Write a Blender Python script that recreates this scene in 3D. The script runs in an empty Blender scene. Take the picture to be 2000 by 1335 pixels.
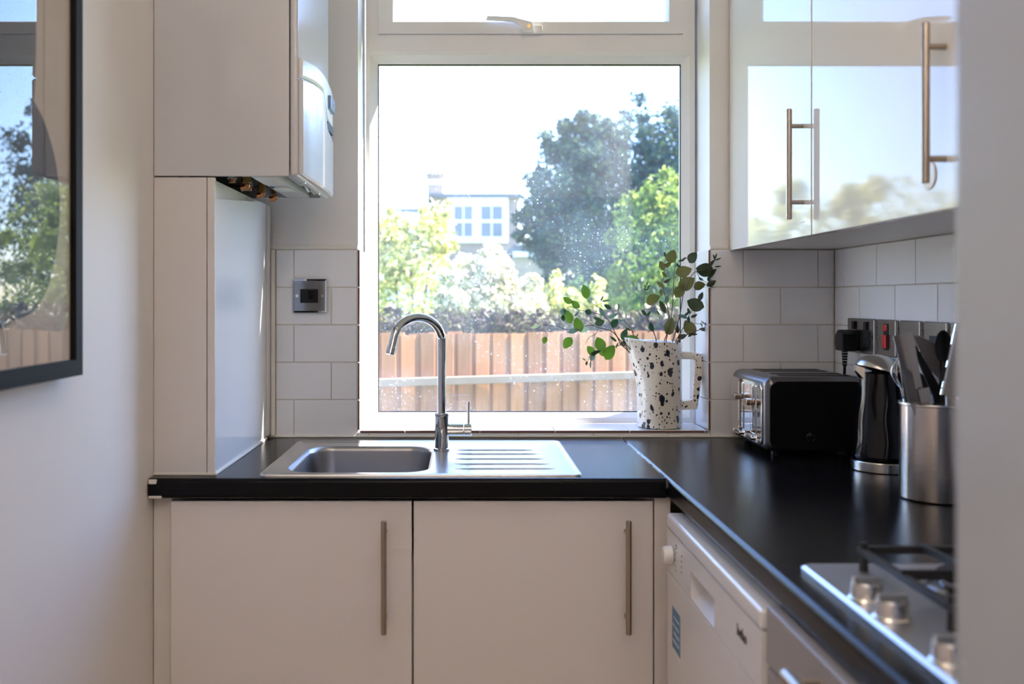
import bpy, bmesh, math, random
from mathutils import Vector, Matrix
random.seed(7)
R = math.radians
scene = bpy.context.scene
col = scene.collection

# ------------------------------------------------------------------ camera, sky, sun, lamps, exposure
F, CX, CY, ZC = 1875.0, 906.0, 587.0, 1.281           # focal length in px, vanishing point, eye height
cam_d = bpy.data.cameras.new('camera'); cam = bpy.data.objects.new('camera', cam_d); col.objects.link(cam)
cam.location = (0, 0, ZC); cam.rotation_euler = (R(90), 0, 0)
cam_d.sensor_width = 36; cam_d.lens = 36 * F / 2000
cam_d.shift_x = (1000 - CX) / 2000; cam_d.shift_y = -(667.5 - CY) / 2000
cam_d.clip_start = 0.02; cam_d.clip_end = 300
cam_d.dof.use_dof = True; cam_d.dof.focus_distance = 2.45; cam_d.dof.aperture_fstop = 3.2
scene.camera = cam

world = bpy.data.worlds.new('world'); scene.world = world; world.use_nodes = True
wn = world.node_tree; bg = wn.nodes['Background']
sky = wn.nodes.new('ShaderNodeTexSky'); sky.sky_type = 'NISHITA'; sky.sun_disc = False
sky.sun_elevation = R(44); sky.sun_rotation = R(75); sky.air_density = 1.2; sky.dust_density = 0.3; sky.ozone_density = 2.5
tint = wn.nodes.new('ShaderNodeMix'); tint.data_type = 'RGBA'; tint.blend_type = 'MULTIPLY'; tint.inputs['Factor'].default_value = 1
tint.inputs['B'].default_value = (.85, .93, 1.22, 1); wn.links.new(sky.outputs[0], tint.inputs['A']); wn.links.new(tint.outputs['Result'], bg.inputs[0]); bg.inputs[1].default_value = 1.14

SUN = Vector((-1, -0.285, -1.0))
sd = bpy.data.lights.new('sun', 'SUN'); sd.energy = 45; sd.angle = R(0.55); sd.color = (1, .95, .86)
so = bpy.data.objects.new('sun', sd); col.objects.link(so); so.rotation_euler = SUN.to_track_quat('-Z', 'Y').to_euler(); so.location = (8, 6, 9)

def lamp(name, loc, power, size, color, rot=(0, 0, 0), spread=180):
    d = bpy.data.lights.new(name, 'AREA'); d.energy = power; d.shape = 'DISK'; d.size = size; d.color = color; d.spread = R(spread)
    o = bpy.data.objects.new(name, d); col.objects.link(o); o.location = loc; o.rotation_euler = rot
    return o
lamp('downlight', (-0.1, 0.75, 2.47), 2.2, 0.09, (1, .76, .55))
lamp('downlight', (0.35, 1.35, 2.47), 2.2, 0.09, (1, .76, .55))

lamp('bounce_fill', (0.15, -0.75, 1.75), 45, 0.5, (1, .95, .95), (R(180), 0, 0))  # added unseen fill lamp, bounced off the ceiling to brighten the room

vs = scene.view_settings
vs.view_transform = 'Standard'; vs.look = 'None'; vs.gamma = 1; vs.exposure = 0.0; vs.use_curve_mapping = False
scene.cycles.max_bounces = 10; scene.cycles.diffuse_bounces = 5; scene.cycles.transparent_max_bounces = 16
scene.cycles.caustics_reflective = False; scene.cycles.caustics_refractive = False
scene.cycles.sample_clamp_indirect = 6.0

# ------------------------------------------------------------------ helpers
def P(px, py, Y):                                      # a point of the photograph at depth Y
    return Vector(((px - CX) * Y / F, Y, ZC - (py - CY) * Y / F))
def PX(px, py, x):                                     # a point of the photograph on the plane X = x
    Y = x * F / (px - CX); return Vector((x, Y, ZC - (py - CY) * Y / F))

def new_mat(name):
    m = bpy.data.materials.new(name); m.use_nodes = True
    return m, m.node_tree, m.node_tree.nodes['Principled BSDF']
def mat(name, c, rough=.5, metal=0, coat=0, spec=.5, bump=0, bscale=40, vary=0, vscale=8, stretch=None, trans=0, aniso=0):
    m, nt, b = new_mat(name)
    b.inputs['Base Color'].default_value = (*c, 1); b.inputs['Roughness'].default_value = rough
    b.inputs['Metallic'].default_value = metal; b.inputs['Specular IOR Level'].default_value = spec
    b.inputs['Coat Weight'].default_value = coat; b.inputs['Coat Roughness'].default_value = .02
    b.inputs['Anisotropic'].default_value = aniso
    if bump or vary:
        tc = nt.nodes.new('ShaderNodeTexCoord'); mp = nt.nodes.new('ShaderNodeMapping')
        nt.links.new(tc.outputs['Object'], mp.inputs[0])
        if stretch: mp.inputs['Scale'].default_value = stretch
    if bump:
        n = nt.nodes.new('ShaderNodeTexNoise'); n.inputs['Scale'].default_value = bscale; n.inputs['Detail'].default_value = 4
        bp = nt.nodes.new('ShaderNodeBump'); bp.inputs['Strength'].default_value = bump; bp.inputs['Distance'].default_value = .002
        nt.links.new(mp.outputs[0], n.inputs['Vector']); nt.links.new(n.outputs[0], bp.inputs['Height']); nt.links.new(bp.outputs[0], b.inputs['Normal'])
    if vary:
        n = nt.nodes.new('ShaderNodeTexNoise'); n.inputs['Scale'].default_value = vscale; n.inputs['Detail'].default_value = 5
        oi = nt.nodes.new('ShaderNodeObjectInfo')
        ad = nt.nodes.new('ShaderNodeMath'); ad.operation = 'MULTIPLY_ADD'; ad.inputs[1].default_value = .6
        nt.links.new(n.outputs[0], ad.inputs[0])
        m2 = nt.nodes.new('ShaderNodeMath'); m2.operation = 'MULTIPLY'; m2.inputs[1].default_value = .4
        nt.links.new(oi.outputs['Random'], m2.inputs[0]); nt.links.new(m2.outputs[0], ad.inputs[2])
        cr = nt.nodes.new('ShaderNodeValToRGB')
        lo = [max(0, x * (1 - vary)) for x in c]; hi = [min(1, x * (1 + vary)) for x in c]
        cr.color_ramp.elements[0].color = (*lo, 1); cr.color_ramp.elements[1].color = (*hi, 1)
        cr.color_ramp.elements[0].position = .2; cr.color_ramp.elements[1].position = .8
        nt.links.new(mp.outputs[0], n.inputs['Vector']); nt.links.new(ad.outputs[0], cr.inputs[0]); nt.links.new(cr.outputs[0], b.inputs['Base Color'])
    return m

def island_leaf_mat(name, cols, translucent=.45, rough=.5):
    m, nt, b = new_mat(name)
    g = nt.nodes.new('ShaderNodeNewGeometry'); cr = nt.nodes.new('ShaderNodeValToRGB')
    els = cr.color_ramp.elements
    while len(els) < len(cols): els.new(.5)
    for i, c in enumerate(cols): els[i].position = i / (len(cols) - 1); els[i].color = (*c, 1)
    nt.links.new(g.outputs['Random Per Island'], cr.inputs[0]); nt.links.new(cr.outputs[0], b.inputs['Base Color'])
    b.inputs['Roughness'].default_value = rough; b.inputs['Specular IOR Level'].default_value = .25
    t = nt.nodes.new('ShaderNodeBsdfTranslucent'); mx = nt.nodes.new('ShaderNodeMixShader'); mx.inputs[0].default_value = translucent
    nt.links.new(cr.outputs[0], t.inputs[0]); out = nt.nodes['Material Output']
    nt.links.new(b.outputs[0], mx.inputs[1]); nt.links.new(t.outputs[0], mx.inputs[2]); nt.links.new(mx.outputs[0], out.inputs[0])
    return m
def leaf_mat(name, c, tr, t=.5):
    m, nt, b = new_mat(name)
    tc = nt.nodes.new('ShaderNodeTexCoord'); n = nt.nodes.new('ShaderNodeTexNoise'); n.inputs['Scale'].default_value = 3
    nt.links.new(tc.outputs['Object'], n.inputs['Vector'])
    cr = nt.nodes.new('ShaderNodeValToRGB'); cr.color_ramp.elements[0].color = (*[x * .7 for x in c], 1); cr.color_ramp.elements[1].color = (*[min(1, x * 1.25) for x in c], 1)
    nt.links.new(n.outputs[0], cr.inputs[0]); nt.links.new(cr.outputs[0], b.inputs['Base Color']); b.inputs['Roughness'].default_value = .45
    tb = nt.nodes.new('ShaderNodeBsdfTranslucent'); tb.inputs[0].default_value = (*tr, 1)
    mx = nt.nodes.new('ShaderNodeMixShader'); mx.inputs[0].default_value = t
    nt.links.new(b.outputs[0], mx.inputs[1]); nt.links.new(tb.outputs[0], mx.inputs[2]); nt.links.new(mx.outputs[0], nt.nodes['Material Output'].inputs[0])
    return m
def glass_mat(name, dirt_and_haze=False, tint=(1, 1, 1)):
    m = bpy.data.materials.new(name); m.use_nodes = True; nt = m.node_tree; nt.nodes.clear()
    out = nt.nodes.new('ShaderNodeOutputMaterial'); t = nt.nodes.new('ShaderNodeBsdfTransparent'); t.inputs[0].default_value = (*tint, 1)
    g = nt.nodes.new('ShaderNodeBsdfGlossy'); g.inputs['Roughness'].default_value = 0
    lw = nt.nodes.new('ShaderNodeLayerWeight'); lw.inputs[0].default_value = .5
    pw = nt.nodes.new('ShaderNodeMath'); pw.operation = 'POWER'; pw.inputs[1].default_value = 5; nt.links.new(lw.outputs['Facing'], pw.inputs[0])
    fr = nt.nodes.new('ShaderNodeMath'); fr.operation = 'MULTIPLY_ADD'; fr.inputs[1].default_value = .96; fr.inputs[2].default_value = .035; nt.links.new(pw.outputs[0], fr.inputs[0])
    mx = nt.nodes.new('ShaderNodeMixShader')
    nt.links.new(fr.outputs[0], mx.inputs[0]); nt.links.new(t.outputs[0], mx.inputs[1]); nt.links.new(g.outputs[0], mx.inputs[2])
    last = mx
    if dirt_and_haze:                                          # dried splashes and dust specks, plus a painted glare haze
        tc = nt.nodes.new('ShaderNodeTexCoord'); sep = nt.nodes.new('ShaderNodeSeparateXYZ'); nt.links.new(tc.outputs['Object'], sep.inputs[0])
        n = nt.nodes.new('ShaderNodeTexNoise'); n.inputs['Scale'].default_value = 5; n.inputs['Detail'].default_value = 5
        nt.links.new(tc.outputs['Object'], n.inputs['Vector'])
        low = nt.nodes.new('ShaderNodeMapRange'); low.inputs['From Min'].default_value = 1.5; low.inputs['From Max'].default_value = 1.0
        low.inputs['To Min'].default_value = .15; low.inputs['To Max'].default_value = 1.0
        nt.links.new(sep.outputs[2], low.inputs[0])
        tot = None
        for sc, th, amt in ((90, .22, .6), (190, .28, .5), (45, .12, .8)):
            v = nt.nodes.new('ShaderNodeTexVoronoi'); v.inputs['Scale'].default_value = sc
            nt.links.new(tc.outputs['Object'], v.inputs['Vector'])
            mr = nt.nodes.new('ShaderNodeMapRange'); mr.inputs['From Min'].default_value = th; mr.inputs['From Max'].default_value = th * .5
            mr.inputs['To Max'].default_value = amt; nt.links.new(v.outputs['Distance'], mr.inputs[0])
            sp = nt.nodes.new('ShaderNodeSeparateColor'); nt.links.new(v.outputs['Color'], sp.inputs[0])
            mu = nt.nodes.new('ShaderNodeMath'); mu.operation = 'MULTIPLY'; nt.links.new(mr.outputs[0], mu.inputs[0])
            gt = nt.nodes.new('ShaderNodeMapRange'); gt.inputs['From Min'].default_value = .55; gt.inputs['From Max'].default_value = .95
            nt.links.new(sp.outputs[0], gt.inputs[0]); nt.links.new(gt.outputs[0], mu.inputs[1])
            if tot is None: tot = mu
            else:
                mm = nt.nodes.new('ShaderNodeMath'); mm.operation = 'MAXIMUM'; nt.links.new(tot.outputs[0], mm.inputs[0]); nt.links.new(mu.outputs[0], mm.inputs[1]); tot = mm
        nr = nt.nodes.new('ShaderNodeMapRange'); nr.inputs['From Min'].default_value = .4; nr.inputs['From Max'].default_value = .65; nt.links.new(n.outputs[0], nr.inputs[0])
        a = nt.nodes.new('ShaderNodeMath'); a.operation = 'MULTIPLY'; nt.links.new(tot.outputs[0], a.inputs[0]); nt.links.new(nr.outputs[0], a.inputs[1])
        haze_film = nt.nodes.new('ShaderNodeMath'); haze_film.operation = 'MULTIPLY_ADD'; haze_film.inputs[1].default_value = .025; haze_film.inputs[2].default_value = .018  # faint veil over the pane that imitates glare haze
        nt.links.new(nr.outputs[0], haze_film.inputs[0])
        s = nt.nodes.new('ShaderNodeMath'); s.operation = 'MAXIMUM'; nt.links.new(a.outputs[0], s.inputs[0]); nt.links.new(haze_film.outputs[0], s.inputs[1])
        f = nt.nodes.new('ShaderNodeMath'); f.operation = 'MULTIPLY'; nt.links.new(s.outputs[0], f.inputs[0]); nt.links.new(low.outputs[0], f.inputs[1])
        tb = nt.nodes.new('ShaderNodeBsdfTranslucent'); tb.inputs[0].default_value = (.78, .86, .98, 1)
        m2 = nt.nodes.new('ShaderNodeMixShader'); nt.links.new(f.outputs[0], m2.inputs[0]); nt.links.new(mx.outputs[0], m2.inputs[1]); nt.links.new(tb.outputs[0], m2.inputs[2])
        last = m2
    nt.links.new(last.outputs[0], out.inputs[0])
    return m

def tag(o, label=None, cat=None, group=None, kind=None):
    if label: o['label'] = label
    if cat: o['category'] = cat
    if group: o['group'] = group
    if kind: o['kind'] = kind
    return o
def thing(name, label, cat, loc, group=None):
    o = bpy.data.objects.new(name, None); col.objects.link(o); o.location = loc; o.empty_display_size = .05
    return tag(o, label, cat, group)
def origin(o):
    v = Vector((0, 0, 0))
    while o is not None: v += o.location; o = o.parent
    return v

class G:                                               # collects shapes, then links them as ONE mesh object
    def __init__(s): s.bm = bmesh.new()
    def _add(s, b2, M=None):
        if M is not None: b2.transform(M)
        me = bpy.data.meshes.new('t'); b2.to_mesh(me); b2.free(); s.bm.from_mesh(me); bpy.data.meshes.remove(me)
        return s
    def box(s, x0, x1, y0, y1, z0, z1, bev=0, seg=2, M=None):
        b = bmesh.new(); bmesh.ops.create_cube(b, size=1)
        for v in b.verts: v.co = Vector(((x0 + x1) / 2 + v.co.x * (x1 - x0), (y0 + y1) / 2 + v.co.y * (y1 - y0), (z0 + z1) / 2 + v.co.z * (z1 - z0)))
        if bev: bmesh.ops.bevel(b, geom=b.edges[:], offset=bev, segments=seg, profile=.5, affect='EDGES')
        return s._add(b, M)
    def loft(s, rings, cap0=True, cap1=True, closed=True, M=None):
        b = bmesh.new(); V = [[b.verts.new(p) for p in r] for r in rings]; n = len(V[0])
        for a, c in zip(V, V[1:]):
            for i in range(n if closed else n - 1): b.faces.new((a[i], a[(i + 1) % n], c[(i + 1) % n], c[i]))
        if cap0: b.faces.new(V[0][::-1])
        if cap1: b.faces.new(V[-1])
        bmesh.ops.recalc_face_normals(b, faces=b.faces[:])
        return s._add(b, M)
    def cyl(s, p0, p1, r0, r1=None, n=20, bev=0):
        p0, p1 = Vector(p0), Vector(p1); r1 = r0 if r1 is None else r1
        d = (p1 - p0).normalized(); q = d.to_track_quat('Z', 'Y').to_matrix()
        def ring(p, r): return [p + q @ Vector((r * math.cos(2 * math.pi * i / n), r * math.sin(2 * math.pi * i / n), 0)) for i in range(n)]
        rings = [ring(p0, r0), ring(p1, r1)]
        if bev: rings = [ring(p0, r0 - bev), ring(p0 + d * bev, r0), ring(p1 - d * bev, r1), ring(p1, r1 - bev)]
        return s.loft(rings)
    def tube(s, pts, r, n=10, rends=None):
        pts = [Vector(p) for p in pts]; rings = []; up = None
        for i, p in enumerate(pts):
            d = (pts[min(i + 1, len(pts) - 1)] - pts[max(i - 1, 0)]).normalized()
            if up is None: up = d.orthogonal().normalized()
            up = (up - d * up.dot(d)).normalized(); w = d.cross(up)
            rr = r if rends is None else r + (rends - r) * i / (len(pts) - 1)
            rings.append([p + up * rr * math.cos(2 * math.pi * k / n) + w * rr * math.sin(2 * math.pi * k / n) for k in range(n)])
        return s.loft(rings)
    def lathe(s, prof, c=(0, 0, 0), n=40, M=None, fn=None):
        c = Vector(c); rings = []
        for r, z in prof:
            rr = max(r, 1e-5); ring = []
            for i in range(n):
                a = 2 * math.pi * i / n; k = rr * (fn(a, z) if fn else 1)
                ring.append(Vector((k * math.cos(a), k * math.sin(a), z)) + (c if M is None else Vector()))
            rings.append(ring)
        if M is not None: M = Matrix.Translation(c) @ M
        return s.loft(rings, M=M)
    def prism(s, pts, ax, a0, a1, bev=0, seg=2):       # outline in the two other axes, extruded along ax
        def v(p, a):
            return Vector((a, p[0], p[1])) if ax == 'x' else Vector((p[0], a, p[1])) if ax == 'y' else Vector((p[0], p[1], a))
        b = bmesh.new(); A = [b.verts.new(v(p, a0)) for p in pts]; B = [b.verts.new(v(p, a1)) for p in pts]; n = len(pts)
        for i in range(n): b.faces.new((A[i], A[(i + 1) % n], B[(i + 1) % n], B[i]))
        b.faces.new(A[::-1]); b.faces.new(B); bmesh.ops.recalc_face_normals(b, faces=b.faces[:])
        if bev:
            es = [e for e in b.edges if (e.verts[0].co - e.verts[1].co).length > bev * .2 and len({f for f in e.link_faces}) == 2 and any(len(f.verts) == n for f in e.link_faces)]
            bmesh.ops.bevel(b, geom=es, offset=bev, segments=seg, profile=.5, affect='EDGES')
        return s._add(b)
    def build(s, name, m, parent=None, smooth=True, ang=35, kind=None, label=None):
        me = bpy.data.meshes.new(name); s.bm.to_mesh(me); s.bm.free()
        if parent is not None: me.transform(Matrix.Translation(-origin(parent)))
        for mm in (m if isinstance(m, (list, tuple)) else [m]): me.materials.append(mm)
        if smooth:
            me.polygons.foreach_set('use_smooth', [True] * len(me.polygons)); me.set_sharp_from_angle(angle=R(ang))
        o = bpy.data.objects.new(name, me); col.objects.link(o); o.parent = parent
        if smooth: w = o.modifiers.new('normals', 'WEIGHTED_NORMAL'); w.keep_sharp = True; w.weight = 100
        if kind: o['kind'] = kind
        if label: o['label'] = label
        return o
def bx(name, m, parent, x0, x1, y0, y1, z0, z1, bev=0, seg=2, **k):
    return G().box(x0, x1, y0, y1, z0, z1, bev, seg).build(name, m, parent, **k)
def rrect(x0, x1, y0, y1, r, n=6):                     # rounded rectangle, counter-clockwise
    pts = []
    for cx, cy, a0 in ((x1 - r, y1 - r, 0), (x0 + r, y1 - r, 90), (x0 + r, y0 + r, 180), (x1 - r, y0 + r, 270)):
        for i in range(n + 1):
            a = R(a0 + 90 * i / n); pts.append((cx + r * math.cos(a), cy + r * math.sin(a)))
    return pts
def copy_tree(o, loc=None):
    c = o.copy(); col.objects.link(c)
    if loc is not None: c.location = loc
    for ch in o.children:
        d = ch.copy(); col.objects.link(d); d.parent = c
        for g in ch.children:
            e = g.copy(); col.objects.link(e); e.parent = d
    return c
def smooth_path(pts, k=6):                             # Catmull-Rom
    pts = [Vector(p) for p in pts]; out = []
    for i in range(len(pts) - 1):
        p0, p1, p2, p3 = pts[max(i - 1, 0)], pts[i], pts[i + 1], pts[min(i + 2, len(pts) - 1)]
        for j in range(k):
            t = j / k
            out.append(.5 * ((2 * p1) + (p2 - p0) * t + (2 * p0 - 5 * p1 + 4 * p2 - p3) * t * t + (3 * p1 - p0 - 3 * p2 + p3) * t ** 3))
    return out + [pts[-1]]
def text_mesh(s, size, M, name, m, parent, depth=.0006):
    cu = bpy.data.curves.new('t', 'FONT'); cu.body = s; cu.size = size; cu.extrude = depth; cu.align_x = 'CENTER'; cu.align_y = 'CENTER'
    o = bpy.data.objects.new('t', cu); col.objects.link(o); bpy.context.view_layer.update()
    me = bpy.data.meshes.new_from_object(o.evaluated_get(bpy.context.evaluated_depsgraph_get())); bpy.data.objects.remove(o)
    me.transform(M); me.transform(Matrix.Translation(-origin(parent))); me.materials.clear(); me.materials.append(m)
    r = bpy.data.objects.new(name, me); col.objects.link(r); r.parent = parent
    return r

# ------------------------------------------------------------------ materials
M_wall = mat('cream_paint', (.79, .75, .715), .55, bump=.05, bscale=60)
M_ceil = mat('white_ceiling', (.82, .80, .77), .7)
M_floor = mat('floor_wood', (.42, .30, .2), .4, vary=.3, vscale=4, stretch=(1, 12, 1))
M_tile = mat('white_glazed_tile', (.83, .825, .84), .12, coat=.4, vary=.03, vscale=2, bump=.04, bscale=9)
M_grout = mat('grout', (.56, .50, .43), .9, vary=.25, vscale=30)
M_raw = mat('raw_clay', (.16, .055, .035), .8, vary=.3, vscale=60)
M_seal = mat('sealant', (.78, .74, .66), .4)
M_upvc = mat('white_upvc', (.80, .775, .75), .28, vary=.04, vscale=6)
M_white_board = mat('white_board', (.70, .665, .65), .45, vary=.03, vscale=3)
M_board_gloss = mat('glossy_white_board', (.80, .80, .80), .12, coat=.3)
M_door = mat('matt_cream_door', (.77, .72, .69), .35, vary=.02, vscale=2)
M_gloss = mat('gloss_white_door', (.70, .67, .63), .045)
M_carc = mat('white_carcass', (.74, .70, .65), .35)
M_work = mat('black_worktop', (.006, .006, .0075), .19, spec=.12, bump=.16, bscale=420, vary=.4, vscale=300)
M_steel = mat('brushed_steel', (.62, .60, .57), .22, 1, bump=.05, bscale=90, stretch=(1, 20, 20))
M_bowl = mat('bowl_steel', (.33, .32, .32), .34, 1, bump=.06, bscale=120, stretch=(1, 8, 8))
M_handle = mat('satin_nickel', (.42, .355, .29), .33, 1)
M_chrome = mat('chrome', (.80, .80, .80), .04, 1)
M_tap = mat('tap_chrome', (.52, .53, .55), .05, 1)
M_black = mat('black_plastic', (.006, .006, .007), .4, spec=.25)
M_satin_black = mat('satin_black_paint', (.003, .003, .004), .55, spec=.12)
M_gloss_black = mat('gloss_black', (.004, .004, .006), .08, spec=.3)
M_iron = mat('cast_iron', (.012, .011, .011), .55, bump=.3, bscale=300)
M_frame = mat('black_frame', (.008, .009, .009), .6, spec=.15)
M_art_beige = mat('beige_print', (.42, .33, .23), .7, vary=.05, vscale=30)
M_art_dark = mat('charcoal_print', (.022, .020, .022), .7)
M_white_pl = mat('white_plastic', (.80, .78, .75), .25)
M_white_enamel = mat('white_enamel', (.80, .78, .77), .22, coat=.2)
M_grey_enamel = mat('grey_enamel', (.30, .285, .29), .3)
M_boiler = mat('boiler_white', (.60, .60, .62), .22, coat=.35)
M_copper = mat('copper', (.55, .28, .14), .3, 1)
M_brass = mat('brass', (.6, .42, .16), .3, 1)
M_dark_in = mat('boiler_inside', (.02, .014, .01), .7)
M_grey_metal = mat('grey_metal', (.50, .49, .50), .4, .3)
M_red = mat('red_rocker', (.55, .01, .015), .25)
M_plate = mat('brushed_plate', (.30, .295, .30), .2, 1)
M_blue = mat('blue_sticker', (.10, .25, .42), .5)
M_dark_print = mat('dark_print', (.03, .03, .035), .5)
M_lcd = mat('lcd', (.12, .2, .34), .2)
M_toaster_shell = mat('toaster_grey', (.17, .16, .165), .3, .85)
M_bronze = mat('bronze_lever', (.36, .27, .21), .25, 1)
M_pot = mat('pot_steel', (.50, .46, .43), .17, 1, bump=.05, bscale=60, stretch=(1, 1, 30))
M_uten = mat('utensil_steel', (.42, .38, .35), .24, 1)
M_hob = mat('hob_steel', (.66, .66, .68), .36, 1)
M_knob = mat('satin_chrome', (.70, .67, .64), .26, 1)
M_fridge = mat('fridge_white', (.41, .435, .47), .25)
M_uten_grey = mat('grey_nylon', (.13, .125, .135), .4)
M_glass = glass_mat('window_glass', True)
M_glass_clean = glass_mat('clear_glass')
M_fence = mat('fence_wood', (.27, .115, .04), .8, vary=.35, vscale=14, stretch=(3, 3, .5), bump=.4, bscale=40)
M_rail = mat('fence_rail_wood', (.17, .125, .09), .8, vary=.2, vscale=9)
M_bark = mat('bark', (.12, .08, .05), .9, vary=.4, vscale=12)
M_grass = mat('lawn', (.09, .16, .04), .9, vary=.4, vscale=3)
M_brick = mat('far_brick', (.30, .23, .19), .9, vary=.3, vscale=6)
M_slate = mat('slate_roof', (.10, .10, .115), .7, vary=.2, vscale=4)
M_render = mat('white_render', (.78, .78, .78), .6)
M_far_glass = mat('far_window_glass', (.10, .12, .16), .1)
M_clay = mat('clay_pot', (.50, .24, .16), .8)
M_stem = mat('red_brown_stem', (.11, .055, .04), .6)

# speckled glaze of the pitcher
def speckle():
    m, nt, b = new_mat('speckled_glaze'); b.inputs['Roughness'].default_value = .18; b.inputs['Coat Weight'].default_value = .3
    tc = nt.nodes.new('ShaderNodeTexCoord'); n = nt.nodes.new('ShaderNodeTexNoise'); n.inputs['Scale'].default_value = 45
    nt.links.new(tc.outputs['Object'], n.inputs['Vector'])
    wob = nt.nodes.new('ShaderNodeVectorMath'); wob.operation = 'MULTIPLY_ADD'; wob.inputs[1].default_value = (.009, .009, .012)
    nt.links.new(n.outputs['Color'], wob.inputs[0]); nt.links.new(tc.outputs['Object'], wob.inputs[2])
    tot = None
    for sc, th, lo, st in ((62, .44, .36, (1, 1, .75)), (140, .44, .36, (1, 1, .9)), (40, .38, .66, (1.1, 1.1, .65))):
        mp = nt.nodes.new('ShaderNodeMapping'); mp.inputs['Scale'].default_value = st; nt.links.new(wob.outputs[0], mp.inputs[0])
        v = nt.nodes.new('ShaderNodeTexVoronoi'); v.inputs['Scale'].default_value = sc; nt.links.new(mp.outputs[0], v.inputs['Vector'])
        sp = nt.nodes.new('ShaderNodeSeparateColor'); nt.links.new(v.outputs['Color'], sp.inputs[0])
        gt = nt.nodes.new('ShaderNodeMapRange'); gt.inputs['From Min'].default_value = lo; gt.inputs['From Max'].default_value = 1; gt.inputs['To Min'].default_value = 0; gt.inputs['To Max'].default_value = th
        nt.links.new(sp.outputs[0], gt.inputs[0])
        lt = nt.nodes.new('ShaderNodeMath'); lt.operation = 'LESS_THAN'; nt.links.new(v.outputs['Distance'], lt.inputs[0]); nt.links.new(gt.outputs[0], lt.inputs[1])
        if tot is None: tot = lt
        else:
            mx = nt.nodes.new('ShaderNodeMath'); mx.operation = 'MAXIMUM'; nt.links.new(tot.outputs[0], mx.inputs[0]); nt.links.new(lt.outputs[0], mx.inputs[1]); tot = mx
    mc = nt.nodes.new('ShaderNodeMix'); mc.data_type = 'RGBA'
    mc.inputs['A'].default_value = (.80, .74, .64, 1); mc.inputs['B'].default_value = (.012, .016, .03, 1)
    nt.links.new(tot.outputs[0], mc.inputs['Factor']); nt.links.new(mc.outputs['Result'], b.inputs['Base Color'])
    return m
M_speck = speckle()

# ------------------------------------------------------------------ room shell
XL, XR = -0.652, 0.994            # left wall, face of the right wall's tiles
YB = 2.575                        # face of the back wall's tiles
YW = 2.583                        # plaster of the back wall
OX0, OX1, OZ0, OZ1 = -0.285, 0.661, 0.9265, 2.40     # window opening
WT = 0.915                        # top of the worktop
def struct(o): o['kind'] = 'structure'; return o
struct(bx('floor', M_floor, None, XL - .15, 1.15, -2.4, 2.8, -.1, 0))
struct(bx('ceiling', M_ceil, None, XL - .15, 1.15, -2.4, 2.8, 2.5, 2.6))
struct(bx('wall_left', M_wall, None, XL - .15, XL, -2.4, 2.8, 0, 2.5))
wall_right = struct(bx('wall_right', M_wall, None, XR + .008, 1.15, -2.4, 2.8, 0, 2.5))
struct(bx('wall_rear', mat('rear_wall_darkened', (.40, .38, .36), .6), None, XL, XR + .008, -2.4, -2.25, 0, 2.5))  # rear wall colour darkened so the pane reflects less of it
g = G(); y1 = 2.80
g.box(XL, OX0, YW, y1, 0, 2.5).box(OX1, XR + .008, YW, y1, 0, 2.5).box(OX0, OX1, YW, y1, 0, OZ0).box(OX0, OX1, YW, y1, OZ1, 2.5)
wall_back = struct(g.build('wall_back', M_wall, smooth=False))

tile_cache = {}
def tile(parent, x0, x1, y0, y1, z0, z1, raw_axis=None):
    """one ceramic tile; raw_axis: faces along that axis show the unglazed clay edge"""
    d = (round(x1 - x0, 4), round(y1 - y0, 4), round(z1 - z0, 4), raw_axis)
    me = tile_cache.get(d)
    if me is None:
        b = bmesh.new(); bmesh.ops.create_cube(b, size=1); bmesh.ops.scale(b, vec=d[:3], verts=b.verts)
        bmesh.ops.bevel(b, geom=b.edges[:], offset=.0008, segments=1, affect='EDGES')
        me = bpy.data.meshes.new('tile'); 
        if raw_axis is not None:
            for f in b.faces:
                f.normal_update()
                if abs(f.normal[raw_axis]) > .9: f.material_index = 1
        b.to_mesh(me); b.free(); me.materials.append(M_tile); me.materials.append(M_raw); tile_cache[d] = me
    o = bpy.data.objects.new('tile', me); col.objects.link(o); o.parent = parent
    o.location = ((x0 + x1) / 2, (y0 + y1) / 2, (z0 + z1) / 2)
ZR = [1.418, 1.317, 1.2165, 1.116, 1.0155, WT]
GR = .0013
kb = YB / F
def row_cells(a0, a1, joints):
    js = [a0] + [j for j in sorted(joints) if a0 + .008 < j < a1 - .008] + [a1]
    return list(zip(js, js[1:]))
JA, JB = [], []
for i in range(-3, 9):
    JA.append((574 + i * 146.3 - CX) * kb); JB.append((647 + i * 146.3 - CX) * kb)
for a0, a1 in ((-.505, OX0 - .001), (OX1 + .001, XR)):
    for r in range(5):
        for x0, x1 in row_cells(a0, a1, JA if r % 2 == 0 else JB):
            tile(wall_back, x0 + GR, x1 - GR, YB, YW - .001, ZR[r + 1] + GR, ZR[r] - GR)
for x0, x1 in row_cells(OX0, OX1, JA):                                   # cut row under the sill
    tile(wall_back, x0 + GR, x1 - GR, YB, YW - .001, WT + GR, OZ0 - .001)
JS = [(791 + i * 146.3 - CX) * kb for i in range(-2, 6)]
for x0, x1 in row_cells(OX0 + .006, OX1 - .006, JS):                       # sill tiles, raw edge to the room
    tile(wall_back, x0 + GR * .6, x1 - GR * .6, YB - .002, 2.718, OZ0 + .0005, OZ0 + .007, 1)
for x0 in (OX0, OX1 - .006):                                              # reveal tiles, raw edge to the room
    for r in range(5):
        tile(wall_back, x0, x0 + .006, YB - .002, 2.718, max(ZR[r + 1], OZ0 + .0075) + GR * .6, ZR[r] - GR * .6, 1)
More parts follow.
